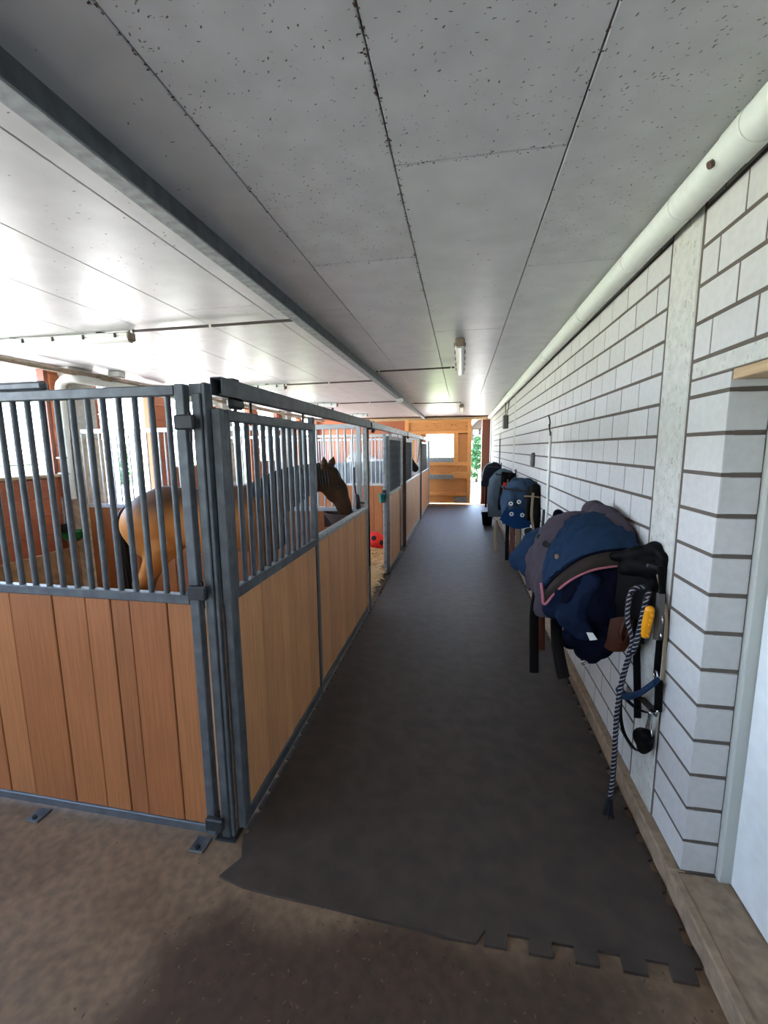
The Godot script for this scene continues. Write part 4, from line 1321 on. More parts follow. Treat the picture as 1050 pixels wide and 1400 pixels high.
	for i in 46:
		var z := rng.randf_range(-0.06, 0.06)
		var x := rng.randf_range(-0.03, 0.03)
		add_tube(st, spline([Vector3(-0.76, 1.27, z * 0.25), Vector3(-0.835 + x * 0.3, 1.2, z * 0.5), Vector3(-0.845 + x, 0.98, z), Vector3(-0.83 + x * 1.6, 0.65, z * 1.3), Vector3(-0.81 + x * 2.0, rng.randf_range(0.28, 0.5), z * 1.2)], 4), 0.019, 0.005, 5)
	mi("tail", st.commit(), hair, o)
	st = begin()
	for i in 40:
		var f := i / 39.0
		var p := Vector3(0.34, 1.42, 0).bezier_interpolate(nm + Vector3(-0.22, 0.14, 0), nm + Vector3(-0.05, 0.18, 0), po + Vector3(-0.02, 0.06, 0), f)
		var l := rng.randf_range(0.13, 0.24)
		add_tube(st, spline([p + Vector3(0, -0.015, 0), p + Vector3(0.005, 0.02, 0.025), p + Vector3(0.012, -l * 0.5, 0.085 + 0.04 * (1.0 - f)), p + Vector3(0.02, -l, 0.095 + 0.06 * (1.0 - f))], 3), 0.017, 0.006, 5)
	for i in 9:
		var z := (i - 4) * 0.012
		add_tube(st, spline([po + Vector3(-0.02, 0.045, z), po + face * 0.07 + fwd * 0.03 + Vector3(0, 0.02, z), po + face * 0.075 + fwd * rng.randf_range(0.12, 0.2) + Vector3(0, 0, z * 1.5)], 3), 0.012, 0.004, 5)
	mi("mane", st.commit(), hair, o)
	return o

func horses() -> void:
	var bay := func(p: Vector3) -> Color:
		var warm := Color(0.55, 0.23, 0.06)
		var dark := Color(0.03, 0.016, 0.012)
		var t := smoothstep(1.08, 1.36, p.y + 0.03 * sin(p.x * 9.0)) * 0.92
		t = maxf(t, smoothstep(0.05, 0.6, p.x) * 0.9)  # front half and head darkened in the coat to imitate backlit shade
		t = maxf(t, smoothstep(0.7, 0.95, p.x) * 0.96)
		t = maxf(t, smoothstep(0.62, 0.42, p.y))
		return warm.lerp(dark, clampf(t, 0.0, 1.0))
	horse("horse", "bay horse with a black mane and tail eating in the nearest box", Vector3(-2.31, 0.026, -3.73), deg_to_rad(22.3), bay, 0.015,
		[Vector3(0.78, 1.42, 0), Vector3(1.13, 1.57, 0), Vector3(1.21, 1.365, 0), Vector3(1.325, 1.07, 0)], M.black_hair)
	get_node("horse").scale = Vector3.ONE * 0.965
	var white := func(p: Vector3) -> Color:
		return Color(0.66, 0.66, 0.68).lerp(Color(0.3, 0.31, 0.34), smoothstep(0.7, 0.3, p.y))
	horse("horse", "white horse standing sideways in the last box, seen small through two rows of bars", Vector3(-2.05, 0.02, -12.2), PI, white, 0.024,
		[Vector3(0.72, 1.4, 0), Vector3(0.98, 1.58, 0), Vector3(1.1, 1.4, 0), Vector3(1.3, 1.22, 0)], M.grey_hair)
	var black := func(_p: Vector3) -> Color:
		return Color(0.022, 0.02, 0.02)
	var o := horse("horse", "black horse wearing a pale blue rug, head over the third box front", Vector3(-1.84, 0.026, -8.42), 0.72, black, 0.022,
		[Vector3(0.66, 1.42, 0), Vector3(0.84, 1.58, 0), Vector3(0.98, 1.47, 0), Vector3(1.17, 1.31, 0)], M.black_hair)
	# its rug
	var t := thing("horse_rug", "pale blue rug worn by the black horse in the third box", "rug", o.position)
	var b := Basis(Vector3.UP, 0.72)
	var rows := []
	for x in [0.42, 0.15, -0.2, -0.5, -0.72, -0.86]:
		var w: float = 0.33 if x > -0.6 else (0.27 if x > -0.8 else 0.17)
		var tp: float = 1.47 if x > -0.6 else (1.42 if x > -0.8 else 1.28)
		rows.append([b * Vector3(x, 0.8, w + 0.02), b * Vector3(x, 1.05, w + 0.01), b * Vector3(x, 1.3, w * 0.72), b * Vector3(x, tp, 0), b * Vector3(x, 1.3, -w * 0.72), b * Vector3(x, 1.05, -w - 0.01), b * Vector3(x, 0.8, -w - 0.02)])
	mi("blanket", cloth(rows, 4, 0.012, 0.02, 5.0, 8), M.pale_blue, t)

# ---------------------------------------------------------------- blankets and tack on the right wall
func rack(label: String, z: float, y: float, reach: float) -> void:
	var r := thing("saddle_rack", label, "rack", Vector3(WX, y, z), 0.0, "wall racks under the blankets")
	bx("wall_plate", Vector3(-0.006, -0.05, 0), Vector3(0.012, 0.3, 0.12), M.steel_dark, r, 0.003)
	for s in [-0.09, 0.09]:
		mi("arm", tube_mesh(spline([Vector3(-0.005, 0, s * 0.5), Vector3(-0.1, 0.0, s), Vector3(-reach, 0.02, s), Vector3(-reach - 0.02, 0.05, s)], 5), 0.012), M.steel_dark, r)
	mi("brace", rod(Vector3(-0.01, -0.17, 0), Vector3(-reach * 0.6, -0.005, 0.0), 0.01), M.steel_dark, r)

func dome(z: float, top: float, bot: float, hw: float, xout: float, wr: float, sd: int, far_bot := -1.0) -> Mesh:
	var fb := bot if far_bot < 0.0 else far_bot
	var rows := []
	for s in [[0.868, -0.05, 1.0], [0.78, 0.0, 1.0], [lerpf(0.78, xout, 0.5), 0.01, 1.0], [xout + 0.06, -0.09, 0.98], [xout + 0.012, -0.2, 0.92], [xout, lerpf(0.0, bot - top, 0.62), 0.8], [xout + 0.015, (bot - top) * 0.92, 0.62]]:
		var t: float = top + s[1]
		var h: float = hw * s[2]
		var lo: float = minf(bot, t - 0.03)
		var lf: float = minf(fb, t - 0.03)
		rows.append([Vector3(s[0], lo, z + h), Vector3(s[0], lerpf(lo, t, 0.5), z + h * 0.93), Vector3(s[0], lerpf(lo, t, 0.86), z + h * 0.58), Vector3(s[0], t, z), Vector3(s[0], lerpf(lf, t, 0.86), z - h * 0.58), Vector3(s[0], lerpf(lf, t, 0.5), z - h * 0.93), Vector3(s[0], lf, z - h)])
	return cloth(rows, 4, 0.016, wr, 7.0, sd)

func strap(called: String, pts: Array, r: float, m: Material, parent: Node3D) -> void:
	wmi(called, tube_mesh(spline(pts, 4), r, r, 8, 0.28, Vector3(0, 0, 1)), m, parent)

func rug_heap() -> void:
	rack("dark wall rack carrying the big heap of horse rugs nearest the viewer", -2.5, 1.2, 0.4)
	# purple-grey rug over the rack, drooping over its end
	var a := thing("horse_rug", "large purple-grey horse rug folded over the nearest wall rack, under the blue one", "rug", Vector3(0.64, 0.86, -2.55), 0.0, "rugs on the wall racks")
	wmi("blanket", dome(-2.56, 1.365, 0.86, 0.27, 0.42, 0.035, 3), M.grey_rug, a)
	wmi("hem", tube_mesh(spline([Vector3(0.44, 0.865, -2.3), Vector3(0.55, 0.85, -2.29), Vector3(0.7, 0.855, -2.29), Vector3(0.86, 0.86, -2.29)], 5), 0.007), M.pink, a)
	wmi("fold", skin([[Vector3(0.82, 1.33, -2.52), Vector3(0.77, 1.37, -2.68), 0.075, 0.07], [Vector3(0.8, 1.35, -2.42), Vector3(0.84, 1.3, -2.36), 0.055, 0.05], [Vector3(0.84, 1.33, -2.6), Vector3(0.86, 1.2, -2.4), 0.06, 0.06]], 0.011, 0.03, 0.014, 9.0), M.grey_rug, a)
	strap("surcingle", [Vector3(0.44, 0.92, -2.5), Vector3(0.425, 0.8, -2.47), Vector3(0.43, 0.62, -2.46), Vector3(0.435, 0.46, -2.45)], 0.026, M.strap, a)
	strap("surcingle", [Vector3(0.5, 0.9, -2.28), Vector3(0.478, 0.8, -2.12), Vector3(0.49, 0.7, -2.06), Vector3(0.5, 0.66, -2.04)], 0.03, M.strap, a)
	strap("surcingle", [Vector3(0.46, 0.9, -2.46), Vector3(0.46, 0.75, -2.42), Vector3(0.465, 0.62, -2.41)], 0.018, M.brown_leather, a)
	# blue roll sticking out behind it
	var r := thing("horse_rug", "blue rug rolled up with its round end pointing into the aisle, behind the purple-grey one", "rug", Vector3(0.5, 1.0, -2.86), 0.0, "rugs on the wall racks")
	wmi("roll", skin([[Vector3(0.40, 1.03, -2.84), Vector3(0.5, 1.12, -2.86), 0.078, 0.1], [Vector3(0.5, 1.12, -2.86), Vector3(0.66, 1.26, -2.88), 0.1, 0.07], [Vector3(0.46, 1.0, -2.78), Vector3(0.58, 1.0, -2.8), 0.08, 0.08]], 0.011, 0.03, 0.014, 10.0), M.blue_rug, r)
	wmi("cord", tube_mesh(spline([Vector3(0.5, 1.17, -2.75), Vector3(0.47, 1.12, -2.745), Vector3(0.46, 1.05, -2.72), Vector3(0.455, 0.97, -2.70)], 5), 0.005), M.white_cloth, r)
	wmi("flap", skin([[Vector3(0.63, 1.28, -2.9), Vector3(0.6, 1.34, -2.82), 0.05, 0.03]], 0.01, 0.02, 0.01), M.deep_navy, r)
	# quilted blue saddle pad over the near flank, its dark band piped in pink
	var b := thing("saddle_pad", "quilted blue saddle pad with pink-piped brown border on the nearest rug heap", "saddle pad", Vector3(0.64, 1.05, -2.35))
	var top := [[Vector3(0.85, 1.33, -2.52), Vector3(0.85, 1.33, -2.42), Vector3(0.845, 1.31, -2.3), Vector3(0.84, 1.262, -2.185)],
		[Vector3(0.74, 1.385, -2.5), Vector3(0.74, 1.37, -2.4), Vector3(0.735, 1.335, -2.29), Vector3(0.73, 1.262, -2.175)],
		[Vector3(0.6, 1.365, -2.48), Vector3(0.6, 1.34, -2.38), Vector3(0.595, 1.3, -2.29), Vector3(0.59, 1.222, -2.175)],
		[Vector3(0.50, 1.265, -2.38), Vector3(0.495, 1.235, -2.33), Vector3(0.485, 1.19, -2.27), Vector3(0.48, 1.13, -2.19)],
		[Vector3(0.435, 1.14, -2.31), Vector3(0.43, 1.12, -2.28), Vector3(0.425, 1.085, -2.24), Vector3(0.42, 1.045, -2.2)]]
	wmi("quilting", cloth(top, 6, 0.02, 0.018, 22.0, 21), M.blue_rug, b)
	var band := []
	for q in top:
		var e: Vector3 = q[3]
		band.append([e, e + Vector3(0.002, -0.035, 0.012), e + Vector3(0.004, -0.07, 0.01)])
	wmi("border", cloth(band, 5, 0.014, 0.006, 10.0, 5), M.brown_band, b)
	var up_edge := []
	var low_edge := []
	for q in top:
		up_edge.append(q[3] + Vector3(0, 0.004, 0.012))
		low_edge.append(q[3] + Vector3(0.004, -0.076, 0.014))
	low_edge.append(top[4][3] + Vector3(-0.01, -0.02, 0.02))
	low_edge.append(top[4][3] + Vector3(-0.015, 0.03, 0.0))
	wmi("piping", tube_mesh(spline(up_edge, 6), 0.006), M.deep_navy, b)
	wmi("pink_piping", tube_mesh(spline(low_edge, 6), 0.0065), M.pink, b)
	wmi("badge", skin([[Vector3(0.487, 1.2, -2.262), Vector3(0.49, 1.17, -2.25), 0.012, 0.01]], 0.005, 0.006), M.tan_strap, b)
	# navy padded rug bulging out below
	var n := thing("horse_rug", "puffy navy rug bunched up below the pink-piped saddle pad", "rug", Vector3(0.66, 0.75, -2.2), 0.0, "rugs on the wall racks")
	wmi("padding", skin([[Vector3(0.69, 1.06, -2.22), Vector3(0.68, 0.98, -2.2), 0.115, 0.125, 0.8], [Vector3(0.76, 1.1, -2.22), Vector3(0.76, 0.95, -2.22), 0.09, 0.1, 0.8], [Vector3(0.62, 1.1, -2.22), Vector3(0.56, 0.99, -2.2), 0.09, 0.085, 0.8]], 0.011, 0.035, 0.016, 9.0), M.deep_navy, n)
	wmi("sleeve_fold", skin([[Vector3(0.63, 1.1, -2.17), Vector3(0.545, 0.92, -2.16), 0.05, 0.06], [Vector3(0.545, 0.92, -2.16), Vector3(0.6, 0.86, -2.15), 0.06, 0.055], [Vector3(0.50, 1.04, -2.22), Vector3(0.47, 0.93, -2.22), 0.055, 0.045]], 0.010, 0.03, 0.016, 12.0), M.navy, n)
	wmi("lower_fold", skin([[Vector3(0.72, 0.83, -2.2), Vector3(0.66, 0.76, -2.2), 0.085, 0.075], [Vector3(0.6, 0.83, -2.19), Vector3(0.555, 0.8, -2.18), 0.06, 0.055], [Vector3(0.72, 0.8, -2.24), Vector3(0.64, 0.74, -2.2), 0.07, 0.06]], 0.010, 0.03, 0.014, 10.0), M.deep_navy, n)
	wmi("care_label", cloth([[Vector3(0.60, 0.875, -2.088), Vector3(0.625, 0.88, -2.075)], [Vector3(0.615, 0.84, -2.078), Vector3(0.645, 0.85, -2.07)]], 3, 0.003), M.white_cloth, n)
	wmi("buckle", tube_mesh(spline([Vector3(0.62, 0.70, -2.16), Vector3(0.605, 0.685, -2.16), Vector3(0.62, 0.67, -2.16), Vector3(0.635, 0.685, -2.16), Vector3(0.62, 0.70, -2.16)], 4), 0.004), M.chrome, n)

func rope_mesh(pts: PackedVector3Array, r: float, phase: float) -> Mesh:
	var st := begin()
	for k in 2:
		var line := PackedVector3Array()
		var run := 0.0
		for i in pts.size():
			var d := (pts[mini(i + 1, pts.size() - 1)] - pts[maxi(i - 1, 0)]).normalized()
			var f := frame_at(d)
			if i: run += pts[i].distance_to(pts[i - 1])
			var a := run * 150.0 + phase + PI * k
			line.append(pts[i] + (f.x * cos(a) + f.y * sin(a)) * r * 0.55)
		add_tube(st, line, r * 0.62, r * 0.62, 6)
	return st.commit()

func resample(pts: PackedVector3Array, step: float) -> PackedVector3Array:
	var c := Curve3D.new()
	for p in pts: c.add_point(p)
	c.bake_interval = step
	var out := PackedVector3Array()
	var n := int(c.get_baked_length() / step)
	for i in n + 1: out.append(c.sample_baked(i * step))
	return out

func tack() -> void:
	# black saddle beside the heap
	var s := thing("saddle", "black leather saddle hung against the wall at the near side of the rug heap", "saddle", Vector3(0.82, 0.9, -2.06))
	wmi("seat", skin([[Vector3(0.72, 1.235, -2.15), Vector3(0.80, 1.265, -2.09), 0.022, 0.03], [Vector3(0.80, 1.265, -2.09), Vector3(0.85, 1.305, -2.05), 0.03, 0.022], [Vector3(0.85, 1.305, -2.05), Vector3(0.868, 1.27, -1.99), 0.022, 0.016], [Vector3(0.868, 1.27, -1.99), Vector3(0.868, 1.12, -1.975), 0.016, 0.012], [Vector3(0.76, 1.18, -2.13), Vector3(0.85, 1.2, -2.05), 0.03, 0.03], [Vector3(0.85, 1.25, -2.06), Vector3(0.85, 1.12, -2.03), 0.028, 0.02], [Vector3(0.79, 1.21, -2.1), Vector3(0.85, 1.22, -2.02), 0.035, 0.025]], 0.008, 0.03), M.black_leather, s)
	wmi("flap", cloth([[Vector3(0.86, 1.25, -2.02), Vector3(0.84, 1.1, -2.03), Vector3(0.835, 0.95, -2.04), Vector3(0.84, 0.85, -2.05)], [Vector3(0.80, 1.25, -2.1), Vector3(0.79, 1.1, -2.08), Vector3(0.785, 0.95, -2.08), Vector3(0.79, 0.85, -2.09)], [Vector3(0.74, 1.2, -2.14), Vector3(0.73, 1.08, -2.12), Vector3(0.73, 0.95, -2.12), Vector3(0.75, 0.87, -2.12)]], 5, 0.012, 0.01, 6.0, 4), M.black_leather, s)
	wmi("girth_flap", cloth([[Vector3(0.80, 0.96, -2.075), Vector3(0.79, 0.86, -2.07), Vector3(0.77, 0.8, -2.08)], [Vector3(0.75, 0.96, -2.09), Vector3(0.735, 0.86, -2.085), Vector3(0.72, 0.79, -2.09)], [Vector3(0.71, 0.94, -2.11), Vector3(0.70, 0.85, -2.105), Vector3(0.69, 0.8, -2.11)]], 5, 0.014, 0.008, 8.0, 6), M.brown_leather, s)
	wmi("stirrup_strap", tube_mesh(spline([Vector3(0.755, 0.97, -2.06), Vector3(0.735, 0.9, -2.05), Vector3(0.745, 0.855, -2.05), Vector3(0.765, 0.89, -2.05), Vector3(0.77, 0.97, -2.055)], 5), 0.011, 0.011, 8, 0.4), M.brown_leather, s)
	# black and white lead rope, doubled over and hanging to the floor
	var r := thing("lead_rope", "navy and white twisted lead rope hanging from the tack hook down to the kerb", "rope", Vector3(0.75, 0.05, -1.98))
	var path := resample(spline([Vector3(0.80, 1.14, -2.0), Vector3(0.745, 1.12, -1.985), Vector3(0.735, 1.0, -1.98), Vector3(0.76, 0.9, -1.975), Vector3(0.748, 0.82, -1.97), Vector3(0.728, 0.7, -1.97), Vector3(0.718, 0.55, -1.97), Vector3(0.72, 0.35, -1.97), Vector3(0.72, 0.2, -1.97), Vector3(0.713, 0.1, -1.97)], 6), 0.006)
	wmi("strand", rope_mesh(path, 0.011, 0.0), M.rope_dark, r)
	wmi("light_strand", rope_mesh(path, 0.0085, PI * 0.5), M.rope_light, r)
	var path2 := resample(spline([Vector3(0.82, 1.12, -1.985), Vector3(0.80, 1.1, -1.965), Vector3(0.785, 1.0, -1.96), Vector3(0.772, 0.9, -1.96), Vector3(0.76, 0.84, -1.965)], 6), 0.006)
	wmi("strand", rope_mesh(path2, 0.012, 0.6), M.rope_dark, r)
	wmi("light_strand", rope_mesh(path2, 0.0092, 0.6 + PI * 0.5), M.rope_light, r)
	var st := begin()
	rng.seed = 8
	for i in 16:
		var e := Vector3(rng.randfn() * 0.006, 0, rng.randfn() * 0.006)
		add_tube(st, PackedVector3Array([Vector3(0.713, 0.115, -1.97) + e * 0.6, Vector3(0.709, 0.06, -1.97) + e * 1.4, Vector3(0.707, 0.018 + rng.randf() * 0.02, -1.97) + e * 2.0]), 0.006, 0.004, 5)
	wmi("tassel", st.commit(), M.rope_dark, r)
	# head collar with padded blue noseband and steel clip
	var h := thing("head_collar", "black head collar with blue padded noseband hung by the concrete pillar", "halter", Vector3(0.84, 0.6, -2.0))
	wmi("hook", rod(Vector3(WX, 1.22, -1.99), Vector3(0.8, 1.24, -1.985), 0.008), M.steel_dark, h)
	strap("cheek_strap", [Vector3(0.845, 1.24, -1.965), Vector3(0.85, 1.1, -1.935), Vector3(0.85, 0.93, -1.93), Vector3(0.85, 0.76, -1.93)], 0.014, M.black_leather, h)
	strap("cheek_strap", [Vector3(0.848, 0.76, -1.9), Vector3(0.85, 0.7, -1.895), Vector3(0.85, 0.62, -1.89)], 0.017, M.black_leather, h)
	strap("crown_strap", [Vector3(0.838, 1.0, -2.12), Vector3(0.84, 0.82, -2.13), Vector3(0.84, 0.62, -2.085), Vector3(0.84, 0.48, -2.055)], 0.017, M.black_leather, h)
	strap("throat_strap", [Vector3(0.848, 1.2, -1.99), Vector3(0.862, 1.05, -1.92), Vector3(0.862, 0.9, -1.905), Vector3(0.862, 0.75, -1.9)], 0.008, M.tan_strap, h)
	wmi("noseband", tube_mesh(spline([Vector3(0.83, 0.5, -2.28), Vector3(0.82, 0.512, -2.2), Vector3(0.812, 0.56, -2.1), Vector3(0.815, 0.635, -2.0), Vector3(0.825, 0.71, -1.93), Vector3(0.83, 0.765, -1.88)], 5), 0.022, 0.022, 10, 0.5, Vector3(0, 0, 1)), M.blue_rug, h)
	strap("chin_strap", [Vector3(0.84, 0.482, -2.22), Vector3(0.838, 0.52, -2.07), Vector3(0.84, 0.575, -1.95), Vector3(0.845, 0.635, -1.88)], 0.012, M.black_leather, h)
	strap("chin_strap", [Vector3(0.85, 0.58, -2.06), Vector3(0.85, 0.6, -1.93)], 0.02, M.brown_band, h)
	strap("loop", [Vector3(0.82, 0.49, -2.22), Vector3(0.82, 0.39, -2.2), Vector3(0.82, 0.338, -2.14), Vector3(0.82, 0.346, -2.03), Vector3(0.822, 0.37, -1.97), Vector3(0.83, 0.42, -1.93)], 0.009, M.black_leather, h)
	var ring := func(c: Vector3, r0: float) -> Mesh:
		var pts := PackedVector3Array()
		for i in 13: pts.append(c + Vector3(0, cos(TAU * i / 12.0), sin(TAU * i / 12.0)) * r0)
		return tube_mesh(pts, 0.0042)
	for c in [[Vector3(0.84, 0.775, -1.915), 0.017], [Vector3(0.845, 0.615, -1.9), 0.02], [Vector3(0.83, 0.51, -2.25), 0.017], [Vector3(0.846, 1.02, -1.93), 0.02], [Vector3(0.846, 0.95, -1.925), 0.015], [Vector3(0.84, 0.5, -1.925), 0.022]]:
		wmi("ring", ring.call(c[0], c[1]), M.chrome, h)
	wmi("snap_clip", skin([[Vector3(0.835, 0.595, -1.915), Vector3(0.835, 0.55, -1.92), 0.011, 0.009], [Vector3(0.835, 0.55, -1.92), Vector3(0.835, 0.52, -1.925), 0.009, 0.013]], 0.004, 0.008), M.chrome, h)
	wmi("leather_tab", skin([[Vector3(0.828, 0.48, -1.925), Vector3(0.828, 0.45, -1.955), 0.03, 0.042], [Vector3(0.828, 0.43, -1.93), Vector3(0.828, 0.4, -1.95), 0.03, 0.025]], 0.008, 0.015), M.black_leather, h)
	# yellow comb hanging among the straps
	var y := thing("curry_comb", "bright yellow plastic comb hanging among the straps by the rope", "comb", Vector3(0.80, 0.99, -1.945))
	wmi("handle", skin([[Vector3(0.80, 1.06, -1.925), Vector3(0.80, 0.94, -1.958), 0.019, 0.02]], 0.006, 0.01), M.yellow, y)
	for k in 5:
		wmi("tooth", rod(Vector3(0.80, 1.05 - k * 0.026, -1.92 - k * 0.007), Vector3(0.802, 1.045 - k * 0.026, -1.895 - k * 0.007), 0.006, 6), M.yellow, y)
	wmi("pouch", cloth([[Vector3(0.845, 1.13, -1.96), Vector3(0.843, 1.0, -1.955), Vector3(0.84, 0.92, -1.95)], [Vector3(0.846, 1.13, -1.93), Vector3(0.846, 1.0, -1.915), Vector3(0.845, 0.93, -1.92)]], 4, 0.02), M.grey_plastic, y)
	# second rack: blue rug with eyelets
	rack("second wall rack from the viewer, under the blue rug with white eyelets", -5.3, 1.25, 0.36)
	var b := thing("horse_rug", "bright and slate blue rug with white round eyelets on the second rack", "rug", Vector3(0.65, 0.9, -5.3), 0.0, "rugs on the wall racks")
	wmi("blanket", dome(-5.36, 1.36, 0.86, 0.2, 0.5, 0.05, 14), M.steel_blue, b)
	wmi("lower_panel", cloth([[Vector3(0.80, 1.0, -5.13), Vector3(0.79, 0.84, -5.11)], [Vector3(0.64, 1.05, -5.12), Vector3(0.62, 0.82, -5.10)], [Vector3(0.5, 1.02, -5.13), Vector3(0.45, 0.92, -5.12)]], 5, 0.012, 0.02, 8.0, 2), M.royal, b)
	for p in [Vector3(0.57, 1.11, -5.11), Vector3(0.70, 0.98, -5.10), Vector3(0.58, 0.99, -5.10), Vector3(0.66, 1.13, -5.12)]:
		var o := mi("eyelet", lathe([Vector2(0.014, 0.0), Vector2(0.016, 0.012), Vector2(0.03, 0.012), Vector2(0.034, 0.0)], 16), M.white_cloth, b, p - b.position)
		o.rotation.x = PI * 0.5
		o.scale = Vector3.ONE * 0.72
	for q in [[0.55, 0.42, 0.022, M.strap], [0.61, 0.45, 0.03, M.rust_strap], [0.68, 0.3, 0.028, M.tan_strap], [0.42, 0.52, 0.02, M.tan_strap]]:
		strap("hanging_strap", [Vector3(q[0], 0.9, -5.2), Vector3(q[0], 0.7, -5.2), Vector3(q[0] + 0.005, q[1], -5.19)], q[2], q[3], b)
	var bg := thing("boot_bundle", "dark leather straps and leg boots hanging at the near side of the second rack", "tack", Vector3(0.83, 0.9, -5.0))
	wmi("bridle", skin([[Vector3(0.82, 1.3, -5.05), Vector3(0.85, 1.0, -5.0), 0.05, 0.055], [Vector3(0.85, 1.0, -5.0), Vector3(0.84, 0.72, -5.0), 0.05, 0.03], [Vector3(0.77, 1.28, -5.1), Vector3(0.76, 0.95, -5.08), 0.035, 0.03]], 0.014, 0.03, 0.016), M.black_leather, bg)
	wmi("boot", skin([[Vector3(0.77, 0.8, -5.02), Vector3(0.80, 0.7, -5.0), 0.05, 0.06], [Vector3(0.80, 0.62, -5.0), Vector3(0.81, 0.55, -5.0), 0.045, 0.04]], 0.013, 0.02, 0.014), M.dark_rug, bg)
	strap("rein", [Vector3(0.79, 1.25, -4.98), Vector3(0.78, 1.0, -4.96), Vector3(0.81, 0.8, -4.95), Vector3(0.8, 0.66, -4.95)], 0.014, M.tan_strap, bg)
	strap("rein", [Vector3(0.71, 1.2, -5.05), Vector3(0.73, 1.21, -5.0), Vector3(0.86, 1.2, -4.98)], 0.016, M.tan_strap, bg)
	var w := thing("whip", "short black riding whip standing against the white conduit", "whip", Vector3(0.85, 0.7, -4.72))
	wmi("shaft", rod(Vector3(0.85, 0.6, -4.74), Vector3(0.858, 0.96, -4.72), 0.008), M.pipe_dirty, w)
	wmi("grip", rod(Vector3(0.857, 0.9, -4.722), Vector3(0.862, 1.1, -4.712), 0.014), M.dark_plastic, w)
	# third rack: slate coat-like rug
	rack("third wall rack from the viewer, under the long slate blue rug", -7.3, 1.3, 0.3)
	var c := thing("horse_rug", "long slate-blue rug hanging low from the third rack", "rug", Vector3(0.6, 0.6, -7.3), 0.0, "rugs on the wall racks")
	wmi("blanket", dome(-7.38, 1.38, 0.62, 0.15, 0.46, 0.03, 30), M.slate_rug, c)
	var cb := thing("bridle", "dark bridles and a red strap on the near side of the third rack", "bridle", Vector3(0.75, 1.0, -7.12))
	wmi("leather", skin([[Vector3(0.66, 1.33, -7.16), Vector3(0.84, 1.33, -7.14), 0.028, 0.02], [Vector3(0.68, 1.3, -7.14), Vector3(0.66, 0.8, -7.14), 0.05, 0.07], [Vector3(0.78, 1.26, -7.12), Vector3(0.77, 0.95, -7.12), 0.06, 0.05]], 0.014, 0.03, 0.02), M.black_leather, cb)
	strap("red_strap", [Vector3(0.69, 1.2, -7.08), Vector3(0.68, 1.05, -7.06), Vector3(0.69, 0.95, -7.07)], 0.024, M.red, cb)
	strap("pale_strap", [Vector3(0.73, 1.25, -7.08), Vector3(0.725, 1.05, -7.06), Vector3(0.72, 0.9, -7.06)], 0.012, M.tan_strap, cb)
	# fourth rack
	rack("farthest wall rack, under the dark rug beside the outside door", -9.9, 1.32, 0.3)
	var d := thing("horse_rug", "dark charcoal rug with a pale piping line on the farthest rack", "rug", Vector3(0.6, 0.9, -9.9), 0.0, "rugs on the wall racks")
	wmi("blanket", dome(-9.98, 1.41, 0.9, 0.2, 0.46, 0.03, 9), M.dark_rug, d)
	wmi("piping", tube_mesh(spline([Vector3(0.68, 1.425, -9.86), Vector3(0.54, 1.37, -9.82), Vector3(0.47, 1.2, -9.8), Vector3(0.455, 1.02, -9.8)], 5), 0.009), M.white_cloth, d)
	for q in [[0.5, 0.5, 0.02, M.rust_strap], [0.56, 0.42, 0.02, M.strap], [0.62, 0.5, 0.025, M.tan_strap], [0.68, 0.45, 0.03, M.strap]]:
		strap("hanging_strap", [Vector3(q[0], 0.95, -9.9), Vector3(q[0], 0.7, -9.9), Vector3(q[0], q[1], -9.9)], q[2], q[3], d)
	var bk := thing("feed_bucket", "dark blue bucket on the floor under the farthest rack", "bucket", Vector3(0.6, 0.0, -9.95))
	mi("bucket", lathe([Vector2(0, 0.0), Vector2(0.1, 0.0), Vector2(0.13, 0.26), Vector2(0.138, 0.26), Vector2(0.138, 0.28), Vector2(0.125, 0.28), Vector2(0.095, 0.02), Vector2(0, 0.02)], 20), M.deep_navy, bk, Vector3(0, 0.012, 0))
	mi("handle", tube_mesh(spline([Vector3(-0.13, 0.28, 0), Vector3(-0.1, 0.36, 0.05), Vector3(0, 0.4, 0.08), Vector3(0.1, 0.36, 0.05), Vector3(0.13, 0.28, 0)], 4), 0.005), M.chrome, bk)

# ---------------------------------------------------------------- outdoors
func shrub(at: Vector3, h: float, w: float, label: String) -> void:
	var o := thing("conifer", label, "tree", at, 0.0)
	mi("trunk", tube_mesh(PackedVector3Array([Vector3.ZERO, Vector3(0, h * 0.9, 0)]), 0.09, 0.02), M.bark, o)
	rng.seed = int(h * 100.0)
	var mm := MultiMesh.new()
	mm.transform_format = MultiMesh.TRANSFORM_3D
	mm.mesh = box_mesh(Vector3(0.16, 0.012, 0.06), 0.004)
	mm.instance_count = 2600
	for i in 2600:
		var f := pow(rng.randf(), 0.8)
		var r := w * (1.0 - f * 0.85) * sqrt(rng.randf()) * (0.8 + 0.2 * sin(f * 40.0))
		var a := rng.randf() * TAU
		mm.set_instance_transform(i, Transform3D((Basis(Vector3.UP, -a) * Basis(Vector3.FORWARD, rng.randf_range(0.1, 0.7)) * Basis(Vector3.RIGHT, rng.randfn() * 0.4)).scaled(Vector3.ONE * rng.randf_range(0.6, 1.5) * h / 3.0), Vector3(cos(a) * r, h * (0.06 + f * 0.94), sin(a) * r)))
	var s := MultiMeshInstance3D.new()
	s.multimesh = mm
	s.material_override = M.leaf
	put(s, "foliage", o)
	s.set_meta("kind", "stuff")

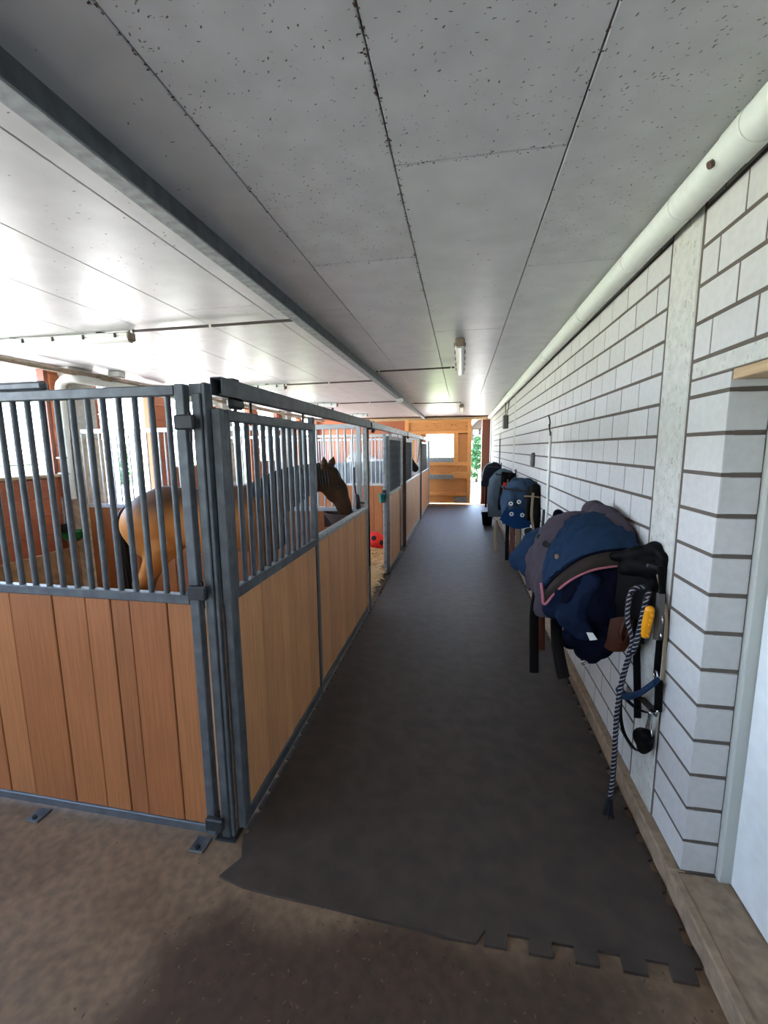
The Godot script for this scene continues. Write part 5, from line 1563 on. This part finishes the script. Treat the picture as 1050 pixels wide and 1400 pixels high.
func outside() -> void:
	var g := setting("ground")
	bc("yard_paving", Vector3(-24, -0.3, -22.0), Vector3(6, -0.06, 14), M.yard, g, 0.0)
	bc("meadow", Vector3(-90, -0.5, -130.0), Vector3(60, -0.09, 40), M.grass, g, 0.0)
	# chalet beyond the far door
	var h := thing("house", "dark timber chalet with a gable seen through the gap of the far door", "house", Vector3(4.6, 0, -80))
	bc("wall", Vector3(-4, 0, -6), Vector3(5, 3.0, 0), M.plaster, h, 0.0)
	bc("upper_wall", Vector3(-4, 3.0, -6), Vector3(5, 5.4, 0), M.timber, h, 0.0)
	var st := begin()
	for z in [0.6, -0.2]:
		tri(st, Vector3(-3.2, 5.1, z), Vector3(0.9, 5.1, z), Vector3(-1.15, 7.1, z), Vector3(0, 0, 1 if z > 0 else -1))
	mi("gable", st.commit(), M.timber, h)
	for s in [-1, 1]:
		var bas := Basis(Vector3.FORWARD, s * 0.77)
		st = begin()
		add_box(st, Vector3(-1.15 + s * 1.15, 6.12, -0.6), Vector3(3.3, 0.18, 3.4), 0.02, bas)
		mi("roof", st.commit(), M.roof_tile, h)
	bc("main_roof", Vector3(-4.5, 5.4, -6.3), Vector3(5.5, 5.7, 0.4), M.roof_tile, h, 0.02)
	bc("balcony", Vector3(-3.2, 3.0, 0), Vector3(4, 3.9, 1.0), M.timber, h, 0.02)
	for x in [-2.6, -1.2, 0.2]:
		bc("window", Vector3(x, 4.1, 0), Vector3(x + 0.9, 5.0, 0.08), M.plaster, h, 0.01)
		bc("pane", Vector3(x + 0.1, 4.2, 0.05), Vector3(x + 0.8, 4.9, 0.1), M.pane, h, 0.01)
	shrub(Vector3(0.85, -0.08, -24.0), 2.5, 0.95, "green conifer standing in the yard beyond the gap of the far door")
	shrub(Vector3(2.4, -0.08, -40.0), 3.4, 1.2, "darker conifer farther back, in front of the chalet")
	shrub(Vector3(-16.5, -0.08, -19.0), 3.0, 0.28, "slim tree out in the meadow, seen through the bars of the near gate")
	var p := thing("gate_post", "white post at the edge of the sunny yard beyond the far door", "post", Vector3(0.9, -0.08, -21.0))
	bc("shaft", Vector3(-0.1, 0, -0.1), Vector3(0.1, 0.75, 0.1), M.white_paint, p, 0.02)
	bc("cap", Vector3(-0.13, 0.75, -0.13), Vector3(0.13, 0.82, 0.13), M.white_paint, p, 0.02)
	# paddock fence by the boxes' yard doors
	var k := 0
	for z in [-4.4, -7.6]:
		var f := thing("yard_gate", ["wire-mesh yard gate outside the doorway behind the bay horse", "wire-mesh yard gate outside the doorway of the third box"][k], "gate", Vector3(-6.6, 0, z), 0.0, "yard gates")
		for y in [0.3, 0.55, 0.8, 1.05, 1.3, 1.5]:
			mi("mesh_bar", rod(Vector3(0, y - 0.06, 0), Vector3(0, y - 0.06, -3.0), 0.018), M.pale_rail, f)
		for i in 16:
			mi("upright", rod(Vector3(0, -0.06, -0.2 * i), Vector3(0, 1.5, -0.2 * i), 0.014), M.pale_rail, f)
		k += 1
